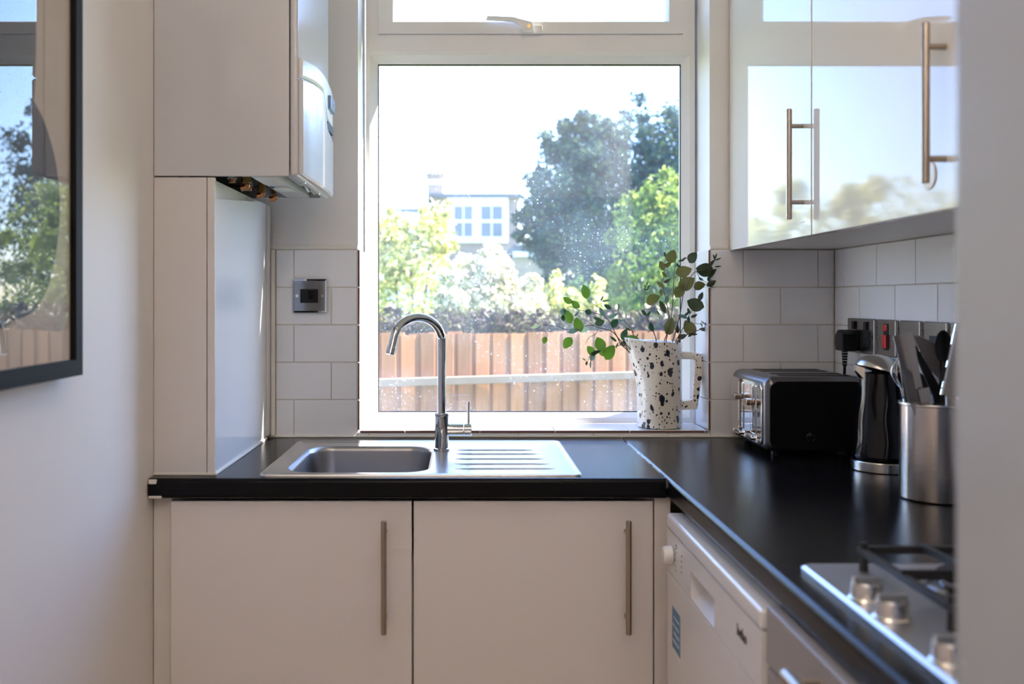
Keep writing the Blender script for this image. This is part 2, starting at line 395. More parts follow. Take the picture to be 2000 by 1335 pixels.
g = G().box(-.515, OX0 - .0005, YB + .0015, YW, WT, ZR[0]).box(OX1 + .0005, XR + .006, YB + .0015, YW, WT, ZR[0]).box(OX0, OX1, YB + .0015, YW, WT, OZ0)
g.build('grout', M_grout, wall_back, smooth=False)
g = G().box(-.522, OX0, YB + .001, YW + .001, ZR[0], ZR[0] + .012, .003).box(OX1, .71, YB + .001, YW + .001, ZR[0], ZR[0] + .012, .003)
g.build('tile_capping', M_seal, wall_back)
g = G().box(-.5215, .994, YB - .005, YB + .001, WT + .0002, WT + .005, .0015)
g.build('sealant_bead', M_seal, wall_back)
# right wall tiles
RA = [2.5135 - .2 * i for i in range(0, 7)]; RB = [2.414 - .2 * i for i in range(0, 7)]
for r in range(5):
    for y0, yy in row_cells(1.30, YB - .002, RA if r % 2 == 0 else RB):
        tile(wall_right, XR, XR + .007, y0 + GR, yy - GR, ZR[r + 1] + GR, ZR[r] - GR)
bx('grout', M_grout, wall_right, XR + .0015, XR + .008, 1.30, YB, WT, ZR[0], smooth=False)

# ------------------------------------------------------------------ window
YF = 2.72
def wx(px): return (px - CX) * YF / F
def wz(py): return ZC - (py - CY) * YF / F
window = struct(thing('window_1', None, None, (0.19, YF, OZ0 + .007)))
fx0, fx1, fz0, fz1 = OX0 + .0065, OX1 - .0065, OZ0 + .0075, OZ1 - .002
gx0, gx1, gz0, gz1 = wx(737), wx(1333), wz(806), wz(122)
tz0, tz1 = wz(100), wz(68)                                              # transom bar
def frame_bars(name, x0, x1, z0, z1, ix0, ix1, iz0, iz1, y0, y1, bev=.003, parent=window, m=M_upvc):
    """four mitred bars joined as one frame"""
    g = G()
    def bar(o0, o1, i1, i0):
        ring0 = [(o0[0], y0, o0[1]), (i0[0], y0 + bev, i0[1]), (i0[0], y1, i0[1]), (o0[0], y1, o0[1])]
        ring1 = [(o1[0], y0, o1[1]), (i1[0], y0 + bev, i1[1]), (i1[0], y1, i1[1]), (o1[0], y1, o1[1])]
        g.loft([[Vector(p) for p in ring0], [Vector(p) for p in ring1]])
    O = [(x0, z0), (x1, z0), (x1, z1), (x0, z1)]; I = [(ix0, iz0), (ix1, iz0), (ix1, iz1), (ix0, iz1)]
    for k in range(4): bar(O[k], O[(k + 1) % 4], I[(k + 1) % 4], I[k])
    return g.build(name, m, parent)
sx0, sx1, sz0, sz1 = wx(738), wx(1335), wz(68), fz1 - .035                # top sash outside
frame_bars('fixed_frame', fx0, fx1, fz0, tz0 + .001, wx(722), wx(1347), wz(815), tz0 - .012, YF, YF + .06, .001)
frame_bars('glazing_bead', wx(722), wx(1347), wz(816), wz(104), gx0, gx1, gz0, gz1, YF + .003, YF + .045, .018)
frame_bars('vent_frame', fx0, fx1, tz0 + .001, fz1, sx0 + .001, sx1 - .001, sz0 + .001, sz1 - .001, YF + .001, YF + .06, .001)
px0, px1, pz0 = wx(772), wx(1302), wz(40)
vent = frame_bars('vent_sash', sx0 + .002, sx1 - .002, sz0 + .002, sz1 - .002, px0 - .006, px1 + .006, pz0 - .006, sz1 - .05, YF - .008, YF + .045, .001)
frame_bars('sash_bead', px0 - .006, px1 + .006, pz0 - .006, sz1 - .05, px0, px1, pz0, sz1 - .056, YF - .004, YF + .03, .012, vent)
def gasket(x0, x1, z0, z1, y, parent):
    g = G(); t = .0025
    g.box(x0, x1, y, y + .006, z1 - t, z1).box(x0, x1, y, y + .006, z0, z0 + t).box(x0, x0 + t, y, y + .006, z0, z1).box(x1 - t, x1, y, y + .006, z0, z1)
    g.build('gasket', M_black, parent, smooth=False)
gasket(gx0, gx1, gz0, gz1, YF + .022, window)
bx('pane', M_glass, window, gx0 - .004, gx1 + .004, YF + .0285, YF + .0287, gz0 - .004, gz1 + .004, smooth=False)
bx('pane', M_glass, vent, px0 - .004, px1 + .004, YF + .0255, YF + .0257, pz0 - .004, sz1 - .05, smooth=False)
# handle of the vent
hb = P(1036, 58, YF - .012)
han = bx('window_handle', M_upvc, window, hb.x - .025, hb.x + .034, YF - .016, YF - .0085, hb.z - .012, hb.z + .012, .003)
pts = [(hb.x - .125, hb.z + .024), (hb.x - .122, hb.z + .033), (hb.x - .05, hb.z + .030), (hb.x - .02, hb.z + .022), (hb.x + .004, hb.z + .016), (hb.x + .008, hb.z - .010), (hb.x - .022, hb.z - .010), (hb.x - .026, hb.z + .004), (hb.x - .05, hb.z + .019)]
G().prism(pts, 'y', YF - .036, YF - .0165, .003).build('lever', M_upvc, han)
G().cyl((hb.x - .006, YF - .038, hb.z + .003), (hb.x - .006, YF - .034, hb.z + .003), .005).build('keyhole', M_brass, han)
bx('exterior_sill', M_upvc, window, OX0, OX1, 2.785, 2.84, OZ0 - .02, OZ0 + .004, .004)

# ------------------------------------------------------------------ pipe boxing (left corner) and boiler
BX1 = -.5225; BY0 = 2.016
box = thing('pipe_boxing', 'tall white panelled pipe boxing standing on the worktop under the boiler', 'pipe boxing', (-.587, 2.3, WT))
xs = (404 - CX) * BY0 / F
bx('front_panel', M_white_board, box, XL + .001, xs - .0008, BY0, BY0 + .012, WT + .001, 1.540, .001)
bx('edge_strip', M_white_board, box, xs + .0008, BX1 - .001, BY0 + .0005, BY0 + .012, WT + .001, 1.540, .001)
G().prism([(BY0 + .002, WT + .001), (YB - .04, WT + .001), (YB - .04, 1.536), (2.47, 1.536), (BY0 + .002, 1.495)], 'x', BX1 - .012, BX1, .0008).build('side_panel', M_board_gloss, box)
bx('backing_board', M_white_board, box, BX1 - .03, BX1 - .014, BY0 + .014, YB - .001, WT + .001, 1.5405)
bx('corner_bead', M_seal, box, BX1 + .0065, -.5045, YB - .012, YB - .0055, WT + .006, 1.417, .002)
bx('corner_strip', M_white_board, box, BX1 - .008, BX1 + .006, YB - .038, YB - .0055, WT + .006, 1.536, .006, 3)
G().box(XL + .001, BX1, BY0 - .004, BY0, WT + .0002, WT + .005, .001).box(BX1, BX1 + .004, BY0 - .004, YB - .04, WT + .0002, WT + .005, .001).build('sealant_bead', M_seal, box)

boi = thing('boiler', 'white wall-hung combi boiler with curved control flap, open underneath', 'boiler', (-.5, 2.24, 1.543))
b0, b1, bz0, bz1, bxf, bxs = 2.016, 2.470, 1.543, 2.26, -.348, -.3665
g = G().box(XL + .001, bxs - .0008, b0, b0 + .012, bz0, bz1, .0015).box(XL + .001, bxs - .0008, b1 - .012, b1, bz0, bz1, .0015).box(XL + .001, bxs - .0008, b0, b1, bz1 - .012, bz1, .0015).box(XL + .001, XL + .008, b0 + .012, b1 - .012, bz0 + .02, bz1 - .012)
g.build('casing', M_boiler, boi)
g = G().box(bxs + .0008, bxf, b0, b1, bz0, bz1, .006, 3)
cover = g.build('front_cover', M_boiler, boi)
def arc_z(y, zc, sag): return zc - sag * ((y - 2.30) / .26) ** 2
ys = [b0 + .006 + (b1 - b0 - .012) * i / 16 for i in range(17)]
def bulge(y): return .009 + .007 * max(0, 1 - ((y - 2.30) / .2) ** 2)
def flap(name, zlo, zhi, m, off=0, parent=boi):
    rings = []
    for y in ys:
        a, b = zlo(y), zhi(y); xo = bxf + bulge(y) + off
        rings.append([Vector((bxf + .0006, y, a)), Vector((xo - .004, y, a)), Vector((xo, y, a + .005)), Vector((xo, y, b - .005)), Vector((xo - .004, y, b)), Vector((bxf + .0006, y, b))])
    return G().loft(rings).build(name, m, parent)
top = lambda y: arc_z(y, 1.820, .024)
def mid(y): return top(y) - .042 - .055 * max(0, min(1, (y - 2.28) / .06))
band = flap('control_band', mid, top, M_white_pl)
def ftop(y): return mid(y) - .002 - .02 * max(0, min(1, (y - 2.29) / .04))
fl = flap('control_flap', lambda y: bz0 + .004, ftop, M_boiler, .001)
bx('finger_recess', M_dark_in, fl, bxf + .001, bxf + .017, 2.335, 2.43, mid(2.40) - .021, mid(2.40) - .001)
bx('display', M_lcd, band, bxf + .012, bxf + .0225, 2.355, 2.43, 1.752, 1.785, .002)
text_mesh('1.5', .020, Matrix.Translation((bxf + .0227, 2.395, 1.768)) @ Matrix(((0, 0, 1, 0), (1, 0, 0, 0), (0, 1, 0, 0), (0, 0, 0, 1))), 'digits', M_white_pl, band)
# underside
bx('base_plate', M_dark_in, boi, XL + .008, bxs - .002, b0 + .012, b1 - .012, bz0 + .028, bz0 + .034)
cb = bx('control_box', M_grey_metal, boi, -.452, -.395, b0 + .013, b1 - .013, bz0 + .001, bz0 + .027, .002)
bx('rating_label', M_white_pl, cb, -.450, -.398, b0 + .02, b0 + .16, bz0 - .0002, bz0 + .0012)
bx('warning_label', M_white_pl, cb, -.440, -.405, b0 + .21, b0 + .29, bz0 - .0002, bz0 + .0012)
G().cyl((-.444, b0 + .205, bz0 - .002), (-.444, b0 + .205, bz0 + .002), .006).build('cable_clip', M_lcd, cb)
bx('cable_tray', M_grey_metal, boi, -.392, -.372, b0 + .014, b0 + .28, bz0 + .012, bz0 + .027)
G().tube(smooth_path([(-.385, b0 + .3, bz0 + .02), (-.38, b0 + .33, bz0 + .006), (-.384, b0 + .37, bz0 + .016), (-.378, b0 + .42, bz0 + .01)]), .004, 8).build('cable', M_grey_metal, boi)
for k, (x, y) in enumerate(((-.507, 2.10), (-.492, 2.17), (-.505, 2.25), (-.490, 2.33), (-.475, 2.41))):
    v = G().cyl((x, y, bz0 + .004), (x, y, bz0 + .03), .011, n=6).build('valve', M_brass if k % 2 else M_chrome, boi)
    G().tube(smooth_path([(x, y, bz0 + .006), (x, y, bz0 - .004), (x - .012, y, bz0 - .007)]) if x > -.50 else [(x, y, bz0 + .01), (x, y, bz0 - .004)], .0075, 10).build('pipe', M_copper, v)
for k, y in enumerate((b0 + .12, b0 + .33)):
    G().cyl((bxf - .008, y, bz0 - .0015), (bxf - .008, y, bz0 + .002), .0045).build('screw', M_chrome, boi)

# ------------------------------------------------------------------ picture on the left wall
pic = thing('framed_print', 'black framed abstract print of dark rounded shapes on beige behind glass', 'picture', (XL, 1.25, 1.56))
xf = XL + .034
py0, py1, pz0_, pz1_ = .93, 1.557, 1.161, 2.02
fw = .026
g = G()
def pbar(o0, o1, i1, i0):
    r0 = [(XL + .001, *o0), (xf, *o0), (xf, *i0), (XL + .001, *i0)]; r1 = [(XL + .001, *o1), (xf, *o1), (xf, *i1), (XL + .001, *i1)]
    g.loft([[Vector(p) for p in r0], [Vector(p) for p in r1]])
O = [(py0, pz0_), (py1, pz0_), (py1, pz1_), (py0, pz1_)]; I = [(py0 + fw, pz0_ + fw), (py1 - fw, pz0_ + fw), (py1 - fw, pz1_ - fw), (py0 + fw, pz1_ - fw)]
for k in range(4): pbar(O[k], O[(k + 1) % 4], I[(k + 1) % 4], I[k])
g.build('frame', M_frame, pic)
xg = xf - .006
prt = bx('print', M_art_beige, pic, XL + .003, xg - .004, py0 + .012, py1 - .012, pz0_ + .012, pz1_ - .012, smooth=False)
def pp(px, py): Y = xg * F / (px - CX); return (Y, ZC - (py - CY) * Y / F)
low = [pp(q.x, q.y) for q in smooth_path([Vector(t) for t in ((70, 195, 0), (92, 240, 0), (112, 310, 0), (121, 390, 0), (117, 470, 0), (100, 555, 0), (72, 605, 0), (35, 625, 0), (0, 640, 0), (-60, 600, 0), (-110, 500, 0), (-110, 350, 0), (-60, 230, 0))])]
G().prism(low, 'x', xg - .004, xg - .0035).build('lower_shape', M_art_dark, prt, smooth=False)
upp = [pp(q.x, q.y) for q in smooth_path([Vector(t) for t in ((70, 215, 0), (74, 130, 0), (75, 50, 0), (70, -40, 0), (40, -130, 0), (-20, -150, 0), (-70, -60, 0), (-80, 80, 0), (-60, 240, 0))])]
G().prism(upp, 'x', xg - .004, xg - .0034).build('upper_shape', M_art_dark, prt, smooth=False)
bx('glass', M_glass_clean, pic, xg, xg + .0004, py0 + .012, py1 - .012, pz0_ + .012, pz1_ - .012, smooth=False)

# ------------------------------------------------------------------ worktops
YE, XE = 1.975, .418                                     # front edges
WB = .873                                                # underside
def nose(a, back, sgn=1):                               # rounded front edge profile (a, z)
    r = .010; pts = []
    for k in range(5): t = R(90 * k / 4); pts.append((a + r - r * math.cos(t), WT - r + r * math.sin(t)))
    pts2 = [(back, WT), (back, WB)]
    pts3 = [(a + r - r * math.cos(R(90) - R(90 * k / 4)), WB + r - r * math.sin(R(90) - R(90 * k / 4))) for k in range(5)]
    return pts + pts2 + pts3
SX0, SX1, SY0, SY1 = -.3850, -.070, 2.035, 2.405           # hole for the sink bowl
wt = thing('worktop', 'short black laminate worktop around the steel sink below the window', 'worktop', (-.12, 2.28, WB))
g = G().prism(nose(YE, 2.03), 'x', XL + .002, XE - .0015)
g.box(XL + .002, SX0, 2.03, YB - .006, WB, WT).box(SX1, XE - .0015, 2.03, YB - .006, WB, WT).box(SX0, SX1, SY1, YB - .006, WB, WT)
g.build('slab', M_work, wt, ang=30)
G().box(XL + .0022, XL + .02, YE - .0004, YE + .01, WT - .012, WT - .002, .002).build('chipped_edge', M_seal, wt)
G().box(XL + .0022, XL + .03, YE - .0004, YE + .01, WB + .001, WB + .007, .002).build('chipped_edge', M_seal, wt)
bx('joint_strip', M_chrome, wt, XE - .0012, XE + .0008, YE + .004, YB - .007, WT - .02, WT + .0006)
wt2 = thing('worktop', 'long black laminate worktop running under the hob, toaster and kettle', 'worktop', (.7, 1.6, WB))
G().prism(nose(XE + .001, XR - .001), 'y', .715, YB - .006).build('slab', M_work, wt2, ang=30)

# ------------------------------------------------------------------ sink
sink = thing('sink', 'inset stainless steel sink with one bowl and a ribbed drainer', 'sink', (-.09, 2.24, WT))
ox0, ox1, oy0, oy1 = -.428, .2475, 2.0, 2.486
def ring(x0, x1, y0, y1, r, z, n=6): return [Vector((x, y, z)) for x, y in rrect(x0, x1, y0, y1, r, n)]
g = G()
bx0, bx1_, by0, by1 = -.378, -.078, 2.042, 2.398
deck = [ring(ox0, ox1, oy0, oy1, .015, WT + .0003), ring(ox0 + .001, ox1 - .001, oy0 + .001, oy1 - .001, .015, WT + .004), ring(ox0 + .006, ox1 - .006, oy0 + .006, oy1 - .006, .014, WT + .0055), ring(ox0 + .016, ox1 - .016, oy0 + .014, oy1 - .016, .012, WT + .002),
        ring(bx0 - .006, bx1_ + .006, by0 - .006, by1 + .006, .062, WT + .0018)]
g.loft(deck, False, False)
bowl = G().loft([ring(bx0 - .006, bx1_ + .006, by0 - .006, by1 + .006, .062, WT + .0018), ring(bx0, bx1_, by0, by1, .058, WT - .002), ring(bx0 + .002, bx1_ - .002, by0 + .002, by1 - .002, .056, WT - .01), ring(bx0 + .012, bx1_ - .012, by0 + .012, by1 - .012, .05, WT - .125), ring(bx0 + .03, bx1_ - .03, by0 + .03, by1 - .03, .04, WT - .142), ring(-.25, -.20, 2.20, 2.24, .02, WT - .146)], False, True)
g.build('deck', M_steel, sink)
bo = bowl.build('bowl', M_bowl, sink, ang=60)
G().lathe([(.0, .003), (.03, .003), (.036, .002), (.038, 0)], (-.225, 2.22, WT - .1455), 24).build('waste', M_chrome, bo)
for k in range(5):
    y = 2.085 + k * .067
    yf = (2.085, 2.145, 2.215, 2.285, 2.345)[k]
    dx0, dx1 = -.022, .175 + .007 * (4 - k)
    rings = []
    for i in range(13):
        t = i / 12; x = dx0 + (dx1 - dx0) * t; w = .0105 * min(1, 8 * t + .15, 8 * (1 - t) + .15); h = .0042 * min(1, 8 * t + .1, 8 * (1 - t) + .1)
        rings.append([Vector((x, yf + w * math.cos(R(180 * j / 6)), WT + .0016 + h * math.sin(R(180 * j / 6)))) for j in range(7)])
    G().loft(rings).build('drainer_rib', M_steel, sink)

# ------------------------------------------------------------------ tap
ty = 2.342; tx = (863 - CX) * ty / F
tz = WT + .0024
tap = thing('tap', 'chrome swan-neck mixer tap with side lever behind the sink bowl', 'tap', (tx, ty, tz))
def T(px, py, y=ty): return P(px, py, y)
G().lathe([(.0205, 0), (.0205, .004), (.0172, .006), (.0172, .083), (.0182, .0845), (.0182, .089), (.0172, .0905), (.012, .091)], (tx, ty, tz), 32).build('body', M_tap, tap)
zt = tz + .09
arc = [Vector((tx, ty, zt))]
c = T(818, 665); rad = (863 - 818.5) * ty / F
arc += [Vector((tx, ty, zt + .06)), Vector((tx, ty, c.z))]
for a in range(12, 166, 11): arc.append(Vector((tx - rad + rad * math.cos(R(a)), ty - .0006 * a, c.z + rad * math.sin(R(a)) * 1.04)))
e = arc[-1]; dirv = (T(764, 704) - T(774, 660)); 
arc += [e + Vector((-.0045, -.004, -.018)), e + Vector((-.0085, -.008, -.036))]
spout = G().tube(smooth_path(arc, 3), .0102, 20).build('spout', M_tap, tap, ang=60)
tip = arc[-1]; d = (arc[-1] - arc[-2]).normalized()
G().cyl(tip - d * .002, tip + d * .017, .0112, n=24, bev=.0012).build('aerator', M_tap, spout)
lz = T(0, 838).z
lev = G().cyl((tx + .014, ty, lz), (T(905, 0).x, ty, lz), .0148, n=28).build('mixer_valve', M_tap, tap)
G().cyl((T(906, 0).x, ty, lz), (T(921, 0).x, ty, lz), .0152, n=28, bev=.001).build('lever_cap', M_tap, lev)
G().cyl((T(915, 0).x, ty, lz + .013), (T(915, 0).x, ty, T(0, 784).z), .0028, n=12, bev=.0006).build('lever_rod', M_chrome, lev)

# ------------------------------------------------------------------ fused switch on the left tiles
s0, s1 = P(573, 610, YB), P(639, 545, YB)
fus = thing('fused_switch', 'square chrome fused spur plate with black centre on tiles left of window', 'switch', ((s0.x + s1.x) / 2, YB, (s0.z + s1.z) / 2))
cx_, cz_ = (s0.x + s1.x) / 2, (s0.z + s1.z) / 2
g = G().prism(rrect(cx_ - .045, cx_ + .045, cz_ - .0445, cz_ + .0445, .004), 'y', YB - .007, YB - .0003, .002); g.build('plate', mat('mirror_plate', (.27, .30, .35), .08, 1), fus)
frame_bars('rim', cx_ - .0452, cx_ + .0452, cz_ - .0447, cz_ + .0447, cx_ - .0405, cx_ + .0405, cz_ - .040, cz_ + .040, YB - .009, YB - .003, .002, fus, M_chrome)
ins = bx('rocker_module', M_black, fus, cx_ - .0255, cx_ + .0225, YB - .010, YB - .006, cz_ - .019, cz_ + .018, .001)
bx('rocker', M_gloss_black, ins, cx_ - .004, cx_ + .018, YB - .0125, YB - .009, cz_ - .008, cz_ + .014, .001)
for sx in (-.034, .032): G().cyl((cx_ + sx, YB - .0085, cz_), (cx_ + sx, YB - .006, cz_), .0042, n=14).build('screw', M_chrome, fus)

# ------------------------------------------------------------------ base cabinets below the sink
YD = 1.995
def bar_handle(parent, p, r, post, length, off):
    """vertical bar handle centred at p; post: vector from the bar to the door"""
    p = Vector(p); h = G().cyl(p - Vector((0, 0, length / 2)), p + Vector((0, 0, length / 2)), r, n=20, bev=.0012).build('handle', M_handle, parent)
    for s in (-1, 1):
        q = p + Vector((0, 0, s * (length / 2 - off))); G().cyl(q, q + Vector(post), r * .8, n=14).build('post', M_handle, h)
def base_cab(x0, x1, label, hx, zl=WB - .001, zr=WB - .001):
    t = thing('base_cabinet', label, 'cabinet', ((x0 + x1) / 2, 2.28, .15), 'cabinets under the sink')
    g = G().box(x0, x0 + .016, YD + .022, 2.55, .15, zl).box(x1 - .016, x1, YD + .022, 2.55, .15, zr).box(x0 + .016, x1 - .016, YD + .022, 2.55, .15, .168).box(x0 + .016, x1 - .016, 2.54, 2.55, .168, WB - .001)
    g.build('carcass', M_carc, t, smooth=False)
    bx('plinth', M_carc, t, x0, x1, YD + .06, YD + .078, .002, .149)
    for fx in (x0 + .03, x1 - .06): bx('foot', M_black, t, fx, fx + .03, 2.4, 2.43, .0, .15)
    d = bx('door', M_door, t, x0 + .0015, x1 - .0015, YD, YD + .019, .155, .865, .0012)
    bar_handle(d, (hx, YD - .033, ZC - (1128 - CY) * (YD - .033) / F), .0058, (0, .033, 0), (1239 - 1017) * (YD - .033) / F, .028)
    return t
def cxp(px): return (px - CX) * YD / F
base_cab(cxp(332), cxp(805.5), 'left matt cream cabinet under the sink, beside the picture wall', (749.5 - CX) * (YD - .033) / F, zr=.745)
base_cab(cxp(806.5), cxp(1277), 'right matt cream cabinet under the drainer, beside the dishwasher', (1228 - CX) * (YD - .033) / F, zl=.745)
struct(bx('trim_1', M_carc, None, XL + .002, cxp(331), YD + .018, YD + .034, .002, WB - .001))
struct(bx('trim_2', M_door, None, cxp(1278.5), .430, YD + .003, YD + .02, .002, WB - .001, .001))

# ------------------------------------------------------------------ dishwasher and oven below the right worktop
DX = .405; DY1, DY0 = 1.913, 1.308
dish = thing('dishwasher', 'white dishwasher with dial and recessed grip below the black worktop', 'dishwasher', (.68, 1.61, 0))
bx('body', M_white_enamel, dish, DX + .035, .975, DY0 + .004, DY1 - .004, .02, .868)
bx('door_panel', M_white_enamel, dish, DX, DX + .034, DY0, DY1, .12, PX(1309, 1118, DX).z - .0008, .004)
zl, zh = PX(1309, 1118, DX).z + .0008, PX(1304, 1030, DX).z
# control fascia with a real recess for the grip
ry0, ry1, rz0, rz1 = 1.553, 1.712, .751, .798
g = G().box(DX, DX + .034, ry1, DY1, zl, zh - .0006).box(DX, DX + .034, DY0, ry0, zl, zh - .0006).box(DX, DX + .034, ry0, ry1, rz1, zh - .0006).box(DX, DX + .034, ry0, ry1, zl, rz0)
fas = g.build('control_fascia', M_white_enamel, dish, smooth=False)
G().prism([(DX + .001, rz0), (DX + .032, rz0 + .02), (DX + .032, rz1), (DX + .034, rz1), (DX + .034, rz0 - .002)], 'y', ry0, ry1).build('grip_recess', M_white_enamel, fas, smooth=False)
bx('top_lip', M_white_enamel, dish, DX - .001, DX + .034, DY0, DY1, zh + .0006, .8595, .006, 3)
kp = PX(1314, 1083, DX)
G().cyl((DX - .001, kp.y, kp.z), (DX - .020, kp.y, kp.z), .0185, .0165, n=28, bev=.002).build('dial', M_white_pl, fas)
for k in range(9):
    a = R(-60 + k * 26); G().box(DX - .0004, DX + .001, kp.y - .03 - .0015 + .0 + .006 * math.cos(a), kp.y - .03 + .0015 + .006 * math.cos(a), kp.z + .026 * math.sin(a) - .0015, kp.z + .026 * math.sin(a) + .0015).build('dial_mark', M_dark_print, fas, smooth=False)
for k in range(4):
    G().box(DX - .0004, DX + .001, kp.y - .078, kp.y - .074, kp.z - .014 + k * .010, kp.z - .011 + k * .010).build('indicator', M_dark_print, fas, smooth=False)
MX = Matrix(((0, 0, -1, 0), (-1, 0, 0, 0), (0, 1, 0, 0), (0, 0, 0, 1)))      # text facing -X, reading towards the camera
text_mesh('beko', .024, Matrix.Translation((DX - .0005, 1.398, .795)) @ MX, 'logo', M_dark_print, fas)
bx('door_gap', M_dark_print, dish, DX + .008, DX + .0342, DY0 + .003, DY1 - .003, zh - .0007, zh + .0007)
st = bx('sticker', M_blue, dish, DX - .0006, DX + .001, 1.797, 1.864, .612, .690)
bx('white_band', M_white_pl, st, DX - .0009, DX, 1.799, 1.862, .600, .611)
for k in range(4): bx('text_line', M_white_pl, st, DX - .0009, DX, 1.805, 1.858 - .008 * (k % 2), .626 + k * .015, .629 + k * .015)

OY0, OY1 = .712, 1.296
ov = thing('oven', 'grey built-under oven next to the dishwasher below the hob', 'oven', (.68, 1.0, 0))
bx('body', M_grey_enamel, ov, .44, .975, OY0, OY1, .10, .871)
bx('control_panel', M_grey_enamel, ov, .4075, .439, OY0, OY1, .792, .871, .004)
bx('door', M_grey_enamel, ov, .4085, .439, OY0, OY1, .16, .789, .004)
bx('plinth', M_carc, ov, .46, .48, OY0, OY1, .002, .099)
hp = PX(1541, 1333, .372)
hz = hp.z
h = G().cyl((.375, OY0 + .06, hz), (.375, hp.y + .02, hz), .0095, n=18, bev=.002).build('oven_handle', M_handle, ov)
for y in (OY0 + .09, hp.y): G().cyl((.375, y, hz), (.409, y, hz), .006, n=12).build('post', M_handle, h)

# ------------------------------------------------------------------ gas hob
hob = thing('hob', 'stainless steel gas hob with chrome knobs and cast iron supports', 'hob', (.7, 1.0, WT))
HX0, HX1, HY0, HY1 = .456, .93, .73, 1.307
tray = G().loft([ring(HX0, HX1, HY0, HY1, .012, WT + .0003), ring(HX0 - .0005, HX1, HY0, HY1, .012, WT + .006), ring(HX0 + .004, HX1 - .004, HY0 + .004, HY1 - .004, .012, WT + .0095), ring(HX0 + .02, HX1 - .02, HY0 + .02, HY1 - .02, .012, WT + .008)]).build('hob_plate', M_hob, hob)
for k, (px, py) in enumerate(((1688, 1142), (1737, 1176), (1853, 1268))):
    Yk = .479 * F / (px - CX); p = Vector((.482, Yk, WT + .008))
    kn = G().lathe([(.0215, 0), (.0215, .003), (.0185, .005), (.0180, .020), (.0165, .0225), (0, .0225)], p, 30).build('knob', M_knob, hob)
    bx('grip', M_knob, kn, p.x - .0165, p.x + .0165, p.y - .0042, p.y + .0042, p.z + .0226, p.z + .0285, .0015)
for bxx, byy in ((.615, 1.175), (.815, 1.175), (.615, .875), (.815, .875)):
    bu = G().lathe([(.046, 0), (.046, .006), (.040, .010), (.030, .011), (.030, .017), (.028, .019), (0, .019)], (bxx, byy, WT + .0082), 30).build('burner', M_plate, hob)
    G().lathe([(.033, 0), (.034, .002), (.034, .006), (.031, .008), (0, .008)], (bxx, byy, WT + .0274), 30).build('burner_cap', M_iron, bu)
for y0, y1_ in ((1.03, 1.285), (.745, 1.02)):
    g = G(); zt_ = WT + .042; x0, x1_ = .530, .90
    for x in (x0, x1_): g.box(x - .005, x + .005, y0, y1_, zt_ - .014, zt_ - .004, .002)
    for y in (y0, y1_): g.box(x0, x1_, y - .005, y + .005, zt_ - .014, zt_ - .004, .002)
    ym = (y0 + y1_) / 2
    for x in (.615, .815):
        for dx, dy in ((1, 0), (-1, 0), (0, 1), (0, -1)):
            a = (x + dx * .028, ym + dy * .028); b_ = (x + dx * (.085 if dx else 0), ym + dy * ((y1_ - y0) / 2))
            g.box(min(a[0], b_[0]) - .004, max(a[0], b_[0]) + .004, min(a[1], b_[1]) - .004, max(a[1], b_[1]) + .004, zt_ - .012, zt_, .002)
    g.box(.715 - .004, .715 + .004, y0, y1_, zt_ - .012, zt_, .002)
    for x in (x0, x1_):
        for y in (y0 + .012, y1_ - .012): g.cyl((x, y, WT + .0082), (x, y, zt_ + .004), .006, .005, n=10)
    g.build('pan_support', M_iron, hob)

# ------------------------------------------------------------------ tall fridge freezer at the right edge
fr = thing('fridge_freezer', 'tall white fridge freezer standing closest at the edge of the view', 'fridge', (.68, .36, 0))
FX = .356
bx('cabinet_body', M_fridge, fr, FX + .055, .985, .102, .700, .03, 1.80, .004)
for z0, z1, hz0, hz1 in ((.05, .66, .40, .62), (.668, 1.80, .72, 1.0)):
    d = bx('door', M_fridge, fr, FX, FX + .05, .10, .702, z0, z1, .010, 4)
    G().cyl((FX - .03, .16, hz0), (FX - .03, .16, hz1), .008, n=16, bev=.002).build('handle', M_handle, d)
for x in (.42, .95):
    for y in (.13, .67): G().cyl((x, y, 0), (x, y, .031), .02, n=14).build('foot', M_black, fr)

# ------------------------------------------------------------------ upper cabinets on the right wall
UX = .713
def wall_cab(y0, y1, label, hy, hz0, hz1):
    t = thing('wall_cabinet', label, 'cabinet', (.85, (y0 + y1) / 2, 1.418), 'gloss wall cabinets over the worktop')
    bx('carcass', M_carc, t, UX + .0195, XR - .0005, y0 + .0005, y1 - .0005, 1.4195, 2.14)
    d = bx('door', M_gloss, t, UX, UX + .018, y0 + .003, y1 - .003, 1.416, 2.142, .0012)
    bar_handle(d, (UX - .029, hy, (hz0 + hz1) / 2), .006, (.029, 0, 0), hz1 - hz0, .036)
    return t, d
_, d1 = wall_cab(1.970, YW - .002, 'gloss white wall cabinet against the window wall', 2.019, 1.452, 1.684)
_, d2 = wall_cab(1.365, 1.969, 'gloss white wall cabinet nearest the fridge', 1.422, 1.455, 1.693)
G().lathe([(.0, 0), (.022, 0), (.022, .0012), (.0205, .002), (.0, .002)], (UX - .0002, 1.470, 1.4725), 28, M=Matrix.Rotation(R(-90), 4, 'Y')).build('bumper', M_white_pl, d2)
bx('residue', M_seal, d1, UX - .0005, UX + .001, 2.01, 2.05, 1.4455, 1.4475)

